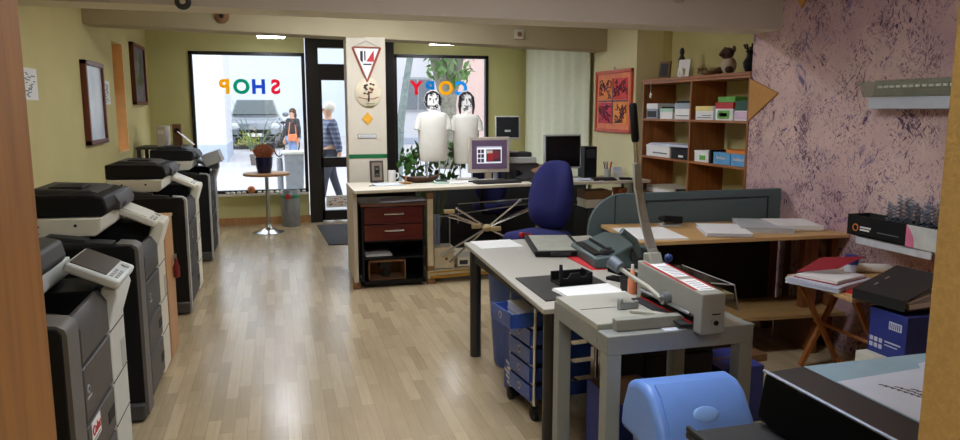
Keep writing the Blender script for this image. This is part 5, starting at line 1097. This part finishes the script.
for a, b_, wa, wb in zip(pts, pts[1:], (.026, .022, .02, .018), (.022, .02, .018, .016)):
    la.add([(a[0] - wa, a[1] - .009, a[2]), (a[0] + wa, a[1] - .009, a[2]), (a[0] + wa, a[1] + .009, a[2]), (a[0] - wa, a[1] + .009, a[2]), (b_[0] - wb, b_[1] - .009, b_[2]), (b_[0] + wb, b_[1] - .009, b_[2]), (b_[0] + wb, b_[1] + .009, b_[2]), (b_[0] - wb, b_[1] + .009, b_[2])], [(0, 1, 2, 3), (4, 5, 6, 7), (0, 1, 5, 4), (1, 2, 6, 5), (2, 3, 7, 6), (3, 0, 4, 7)])
la.build('lever_arm', LGREY, t, bevel=.003)
MB().tube([(.325, .44, .60), (.316, .443, .72)], .009, 10).build('lever_rod', CHROME, t)
MB().tube([(.317, .443, .70), (.3165, .443, .715), (.303, .447, .855), (.302, .447, .865)], [.013, .017, .017, .012], 14).build('handle_grip', BLACK, t)
MB().box(.465, .47, -.02, .42, .06, .16).prism([(.446, .168), (.55, .152), (.575, .05), (.579, .05), (.554, .156), (.446, .172)], 'y', .03, .42).build('safety_guard', ACRYLG, t, smooth=False); MB().tube([(.447, .03, .171), (.553, .03, .156), (.577, .03, .05)], .003, 6).tube([(.553, .03, .156), (.553, .42, .156)], .002, 6).build('guard_edge', LGREY, t)
MB().ball((.49, .43, .19), (.018, .018, .018), 8).cyl((.48, .43, .16), (.49, .43, .19), .008).build('guard_knob', mat('knob_blue', (40, 70, 140), .35), t)
tag(MB().sheet([(0, .002, 0), (.095, 0, 0), (.095, .04, 0), (.005, .042, 0)], .002).build('label_slip', PAPERB, loc=(1.40, 2.424, .7625)), 'small white printed slip on the front of the cutter table', 'paper')

# ------------------------------------------------------------------ blue swing-top bin
t = thing('swing_bin', 'cornflower blue plastic bin with domed flap lid before the cutter table', 'bin', (1.375, 2.20, 0))
MB().prism([(-.135, 0), (.135, 0), (.165, .40), (-.165, .40)], 'y', -.15, .15).build('bucket', BLUEP, t, bevel=.02, seg=3)
pr = [(-.172, .395), (.172, .395)] ; arc = [(.172 * math.cos(a), .415 + .185 * math.sin(a) ** .8) for a in [PI * i / 20 for i in range(1, 20)]]
prof = [(-.172, .395), (-.172, .425), (-.135, .50), (-.07, .575), (-.02, .598), (.05, .60), (.12, .575), (.165, .48), (.172, .425), (.172, .395)]
MB().prism(prof, 'x', -.205, .205).build('hood', BLUEP, t, bevel=.03, seg=4, angle=50)
fl = [(-.176, .43), (-.14, .505), (-.074, .581), (-.022, .6045), (-.022, .600), (-.072, .575), (-.136, .50), (-.170, .43)]
o = MB().prism(fl, 'x', -.165, .165).build('flap', BLUEP, t, bevel=.002, angle=50)
MB().at(0, -.122, .525, rx=.86).ball((0, 0, 0), (.055, .028, .006), 10).build('finger_grip', mat('cornflower_light', (134, 176, 242), .3), o)
t.rotation_euler = (0, 0, -.02); t.scale = (.90, .95, 1.09)

# ------------------------------------------------------------------ folding stand, folder, binder, boxes on the right
t = thing('folding_stand', 'small folding pine table with crossed batten legs by the marbled wall', 'table', (2.92, 3.12, 0))
MB().prism([(0, .02), (.62, .0), (.66, .62), (.06, .62)], 'z', .578, .60).build('table_top', DESKW, t, bevel=.003)
for y in (.12, .56):
    MB().tube([(.10, y, .58), (.44, y + .01, 0.014)], .019, 4).build('leg', PINE, t); MB().tube([(.48, y + .035, .58), (.18, y + .035, .014)], .019, 4).build('leg', PINE, t)
MB().tube([(.27, .10, .29), (.29, .62, .29)], .012, 8).tube([(.42, .1, .05), (.42, .6, .05)], .012, 8).build('crossbar', PINE, t)
stack('stack of white sheets under the open red folder on the folding table', (3.05, 3.47, .60), .36, .32, .035, .35, PAPERB)
t = thing('red_folder', 'dark red folder lying open on the stack of white sheets', 'folder', (3.06, 3.47, .636), rz=.35)
MB().box(-.16, .16, -.13, .13, 0, .004).build('back_cover', mat('folder_red', (150, 28, 40), .55), t); MB().box(-.15, .14, -.125, .12, .004, .020).build('sheets', PAPER, t)
o = MB().sheet([(2.895, 3.555, .66), (3.085, 3.442, .692), (3.225, 3.40, .765), (3.064, 3.555, .738)], .004).build('front_cover', mat('folder_red', (150, 28, 40)), t); o.matrix_basis = (Matrix.Translation((3.06, 3.47, .636)) @ Matrix.Rotation(.35, 4, 'Z')).inverted()
tag(MB().box(-.10, .10, -.06, .06, 0, .012).build('red_notebook', REDP, loc=(3.10, 3.26, .60), rz=.45), 'bright red notebook on the folding table beside the ring binder', 'notebook')
t = thing('ring_binder', 'black ring binder half open on the folding table over the blue carton', 'binder', (3.10, 3.02, .60), rz=.12)
MB().box(-.14, .18, -.15, .16, 0, .004).box(-.144, -.14, -.15, .16, 0, .055).build('back_cover', BLACKM, t); MB().at(-.14, 0, .052, ry=-.30).box(0, .33, -.15, .16, 0, .004).build('front_cover', mat('binder_black_brown', (40, 35, 33), .6), t)
MB().box(-.10, .16, -.14, .15, .004, .03).at(-.12, 0, .045, ry=-.20).box(.02, .30, -.14, .15, -.012, -.004).build('pages', PAPER, t); MB().box(-.135, -.10, -.11, .11, .004, .01).build('ring_plate', CHROME, t)
for y in (-.04, .04): MB().tube([(-.12, y, .01), (-.13, y, .03), (-.115, y, .045), (-.095, y, .03)], .003, 6).build('ring', CHROME, t)
for x in (.08, .16): MB().at(-.14, 0, .052, ry=-.30).box(x, x + .03, .09, .10, .003, .006).build('rivet_plate', CHROME, t)
o = MB().tube([(0, 0, .03), (.42, -.20, .03)], .028, 14).build('poster_roll', PAPER, loc=(3.30, 3.86 - .12, .60)); tag(o, 'white rolled poster lying on the folding table beyond the folder', 'poster roll')
o = MB().tube([(0, 0, .03), (.20, -.02, .03)], .03, 14).build('poster_roll', PAPERB, loc=(3.36, 3.66, .601)); bpy.data.objects.remove(o)
t = thing('tape_roll', 'blue-capped roll standing on the folding table behind the red folder', 'roll', (3.34, 3.62, .60)); MB().lathe([(.035, 0), (.036, .08), (.034, .08)], n=20).build('tube', PAPERB, t); MB().lathe([(.039, .07), (.04, .12), (.03, .125), (.005, .125)], n=20).build('cap', NAVY, t)
t = thing('carton', 'white carton on the floor under the blue carton right of the folding table', 'box', (2.92, 2.82, 0)); MB().box(0, .36, 0, .27, 0, .335).build('body', CREAM, t, bevel=.003); MB().box(0, .36, .125, .145, .335, .3365).build('tape', BEIGE, t)
t = thing('carton', 'dark blue printed carton standing on the white carton under the ring binder', 'box', (2.985, 2.84, .337)); MB().box(0, .29, 0, .24, 0, .235).build('body', NAVY, t, bevel=.003); MB().box(-.002, .293, -.003, .243, .205, .238).build('lid', NAVY, t, bevel=.002)
b = MB(); Q = lambda y0, y1, z0, z1, m=0, e=0: b.box(-.0016 - e, 0, .24 - y1, .24 - y0, z0, z1, m)
for r in range(2):
    for c in range(3): Q(.012 + c * .03, .034 + c * .03, .03 + r * .032, .053 + r * .032)
Q(.11, .21, .075, .082); Q(.11, .19, .058, .063); Q(.13, .21, .15, .19)
b.build('print', [PAPERB, NAVY], t); b = MB()
for c in range(6): b.box(-.0026, -.0012, .24 - .141 - c * .012, .24 - .136 - c * .012, .155, .185)
b.build('barcode', NAVY, t)
# black carton tray on a bracket with wire binding combs
t = thing('wall_tray', 'white acrylic wall tray carrying the black carton on the marbled wall', 'wall tray', (3.6, 3.15, .78))
MB().box(-.17, 0, 0, .55, .04, .048).box(-.006, 0, 0, .55, 0, .15).box(-.17, -.164, 0, .55, .0, .10).build('tray', mat('white_acrylic', (206, 208, 212), .25), t, bevel=.002)
t = open_box('display_carton', 'black open carton with ring emblem on the white wall tray', (3.425, 3.08, .829), .165, .69, .125, 0, BLACK, False, BLACKM)
b = MB().tube([(-.002, .62 + .02 * math.cos(a * PI / 10), .05 + .02 * math.sin(a * PI / 10)) for a in range(21)], .004, 6, 0)
b.box(-.002, 0, .50, .585, .052, .062, 1).box(-.002, 0, .51, .585, .036, .046, 1).box(-.0015, 0, .29, .45, .04, .045, 2)
b.build('emblem', [mat('emblem_orange', (226, 132, 60)), PAPER, TEXTG], t)
MB().box(-.002, 0, 0, .24, 0, .125).build('floral_panel', mat('floral_pale', (206, 206, 200), .6), t); MB().prism([(.18, 0), (.24, 0), (.24, .125), (.215, .10), (.19, .06)], 'x', -.004, -.002).build('floral_pink', mat('floral_pink', (222, 120, 156), .6), t)
combm = mat('wire_comb_blue_grey', (128, 146, 164), .35, .7); 
def comb(i):
    y = 3.13 + (i % 7) * .062 + random.uniform(-.01, .01); x = 3.455 + (i // 7) * .045; ln = .20 + random.random() * .06
    pts = []
    tilt = random.uniform(-.3, .3)
    for k in range(46):
        a = k * 1.6; z = k / 45 * ln
        pts.append((.012 * math.cos(a), .012 * math.sin(a) + z * tilt * .5, .004 + z))
    o = MB().tube(pts, .0038, 4).build('wire_comb', combm, loc=(x, y, .836))
    tag(o, 'blue-grey spiral wire binding comb in the black carton on the wall tray', 'binding comb', 'wire combs in the black carton')
for i in range(21): comb(i)
t = thing('wire_rack', 'bent steel wire rack leaning in the black carton on the wall', 'wire rack', (3.50, 3.60, .836)); MB().tube([(0, 0, .0), (0, -.10, .19), (0, -.24, .235), (0, -.28, .06)], .003, 5).tube([(.02, 0, 0), (.02, -.1, .19)], .003, 5).build('wire', STEEL, t)
for i in range(5): MB().tube([(0, -.05 - i * .03, .10 + i * .025), (.02, -.05 - i * .03, .1 + i * .025)], .003, 5).build('wire_rung', STEEL, t)
# acrylic leaflet holders
t = thing('leaflet_holder', 'clear greenish acrylic leaflet holder high on the marbled wall', 'leaflet holder', (3.6, 3.12, 1.675))
MB().box(-.006, 0, 0, .70, 0, .10).prism([(-.12, .09), (-.115, .09), (-.085, 0), (-.09, 0)], 'y', 0, .70).box(-.09, 0, 0, .7, -.002, .004).build('holder', mat('greenish_acrylic', (160, 164, 146), .25, alpha=.5), t)
b = MB()
for i in range(12): b.box(-.118 + .0, -.112, .03 + i * .045, .06 + i * .045, .048, .062)
b.build('embossing', mat('emboss_white', (206, 210, 200), .3), t); MB().box(-.05, -.01, .0, .10, .09, .21).build('leaflet', PAPER, t)
t = thing('leaflet_holder', 'white acrylic leaflet holder directly below the clear greenish one', 'leaflet holder', (3.6, 3.10, 1.60)); MB().box(-.10, 0, 0, .66, .0, .07).build('holder', mat('milky_acrylic', (196, 202, 214), .25, vary=.03), t, bevel=.004)

# ------------------------------------------------------------------ dark device with glass top in the right foreground
t = thing('scanner_copier', 'black copier with a glass top tinted by window reflection at the right of the doorway', 'copier', (1.07, .90, 0))
MB().prism([(-.02, .885), (.0, 1.0), (.62, 1.0), (.62, .885)], 'y', .02, .50).build('lid_frame', mat('frame_black', (4, 5, 7), .6, spec=.08), t, bevel=.012, seg=3)
MB().prism([(.006, 1.0), (.10, 1.003), (.10, 1.0)], 'y', .03, .49).box(.10, .62, .02, .03, 1.0, 1.004).build('frame_band', mat('dark_brown_band', (46, 38, 38), .45), t)
MB().box(.10, .61, .03, .49, 1.0, 1.004).build('glass_top', mat('window_reflection_blue', (158, 190, 208), .2, vary=.03), t)  # blue of the reflected window light is put into the base colour
MB().tube([(.0, .022, 1.0), (.0, .50, 1.0)], .004, 6).build('edge_strip', mat('edge_silver', (150, 160, 176), .4, .5), t)
MB().box(.03, .60, .04, .49, .04, .885).build('body', CHAR, t, bevel=.01); MB().box(.028, .031, .30, .47, .80, .87).build('side_panel', LGREY, t); MB().box(.025, .0285, .42, .46, .82, .86).build('red_button', RED, t)
MB().box(-.20, .03, .18, .50, .86, .875).box(-.20, -.19, .18, .50, .875, .89).build('side_tray', CHAR, t, bevel=.004)
for x in (.05, .55):
    for y in (.08, .45): MB().cyl((x, y, 0), (x, y, .05), .025).build('foot', BLACK, t)
b = MB().sheet([(.102, .03, 1.0055), (.60, .03, 1.0055), (.60, .462, 1.0055), (.43, .447, 1.0055), (.37, .43, 1.0055), (.35, .405, 1.0055), (.102, .385, 1.0055)], .001)
for i in range(3):
    for k in range(9 - i * 2):
        x = .175 + i * .022 + k * .004; y = .345 - k * .013 - i * .02
        b.tube([(x, y, 1.0062), (x + .008, y - .005, 1.0062), (x + .002 + random.uniform(0, .008), y - .009, 1.0062), (x + .012, y - .011, 1.0062)], .0008, 4, 1)
tag(b.build('handwritten_sheet', [PAPERB, INK], loc=(1.07, .90, 0)), 'large white sheet with handwriting on the bluish copier top', 'paper')

# ------------------------------------------------------------------ lamps, sky, camera
LAMP = emit('lamp_diffuser', (255, 240, 214), 1.0)
def ceiling_lamp(label, loc, w, d, s, drop=0.0, rgb=(240, 246, 255)):
    t = thing('ceiling_lamp', label, 'lamp', loc)
    MB().box(-w / 2, w / 2, -d / 2, d / 2, -.06, 0).build('housing', PAPER, t, bevel=.005)
    MB().box(-w / 2 + .02, w / 2 - .02, -d / 2 + .02, d / 2 - .02, -.075, -.06).build('diffuser', emit('lamp_diffuser_%g' % s, rgb, s), t)
    if drop:
        for x in (-w * .3, w * .3): MB().tube([(x, 0, 0), (x, 0, drop)], .004, 6).build('suspension', STEEL, t)
WL = 2.3
ceiling_lamp('hanging lamp glimpsed under the rear beam above the SHOP window', (-.01, 9.8, 2.56), .36, .16, 40, .19)
ceiling_lamp('hanging lamp glimpsed under the rear beam above the COPY window', (2.2, 9.8, 2.52), .40, .16, 40, .23)
ceiling_lamp('ceiling lamp between the two beams above the counter', (1.0, 6.35, 2.75), 1.5, .4, 16)
ceiling_lamp('ceiling lamp over the cutter table in front of the front beam', (1.0, 3.0, 2.75), 1.5, .4, 13)
ceiling_lamp('ceiling lamp in the hall behind the doorway', (.3, -.5, 2.75), .9, .3, 34)
wd = bpy.data.worlds.new('overcast_sky'); SC.world = wd; wd.use_nodes = True
nt = wd.node_tree; bg = nt.nodes['Background']; tc = nt.nodes.new('ShaderNodeTexCoord'); sp = nt.nodes.new('ShaderNodeSeparateXYZ'); rp = nt.nodes.new('ShaderNodeValToRGB')
nt.links.new(tc.outputs['Generated'], sp.inputs[0]); nt.links.new(sp.outputs['Z'], rp.inputs['Fac']); nt.links.new(rp.outputs['Color'], bg.inputs['Color'])
rp.color_ramp.elements[0].color = (0.90, 0.95, 1.0, 1); rp.color_ramp.elements[1].color = (0.92, 0.96, 1.0, 1)
bg.inputs['Strength'].default_value = 1.5
cam = bpy.data.cameras.new('camera'); co = bpy.data.objects.new('camera', cam); COL.objects.link(co); SC.camera = co
F, CX, CY, HY, VX = 735.0, 480.0, 220.0, 109.0, 275.0
p = math.atan((CY - HY) / F)
dY = Vector(((VX - CX) / F, (HY - CY) / F, 1)).normalized(); dn = Vector((0, math.cos(p), math.sin(p))); dX = dn.cross(dY)
right = Vector((dX.x, dY.x, -dn.x)); down = Vector((dX.y, dY.y, -dn.y)); fwd = Vector((dX.z, dY.z, -dn.z))
m = Matrix((right, -down, -fwd)).transposed().to_4x4(); m.translation = (0, 0, 1.6); co.matrix_world = m
cam.sensor_width = 36; cam.lens = F / 960 * 36; cam.clip_start = .02; cam.clip_end = 200
SC.view_settings.view_transform = 'Standard'; SC.view_settings.look = 'None'; SC.view_settings.gamma = 1; SC.view_settings.use_curve_mapping = False
SC.view_settings.exposure = 1.04
cy = SC.cycles; cy.max_bounces = 8; cy.diffuse_bounces = 5; cy.glossy_bounces = 4; cy.transparent_max_bounces = 16; cy.use_denoising = True; cy.sample_clamp_indirect = 6; cy.caustics_reflective = False; cy.caustics_refractive = False
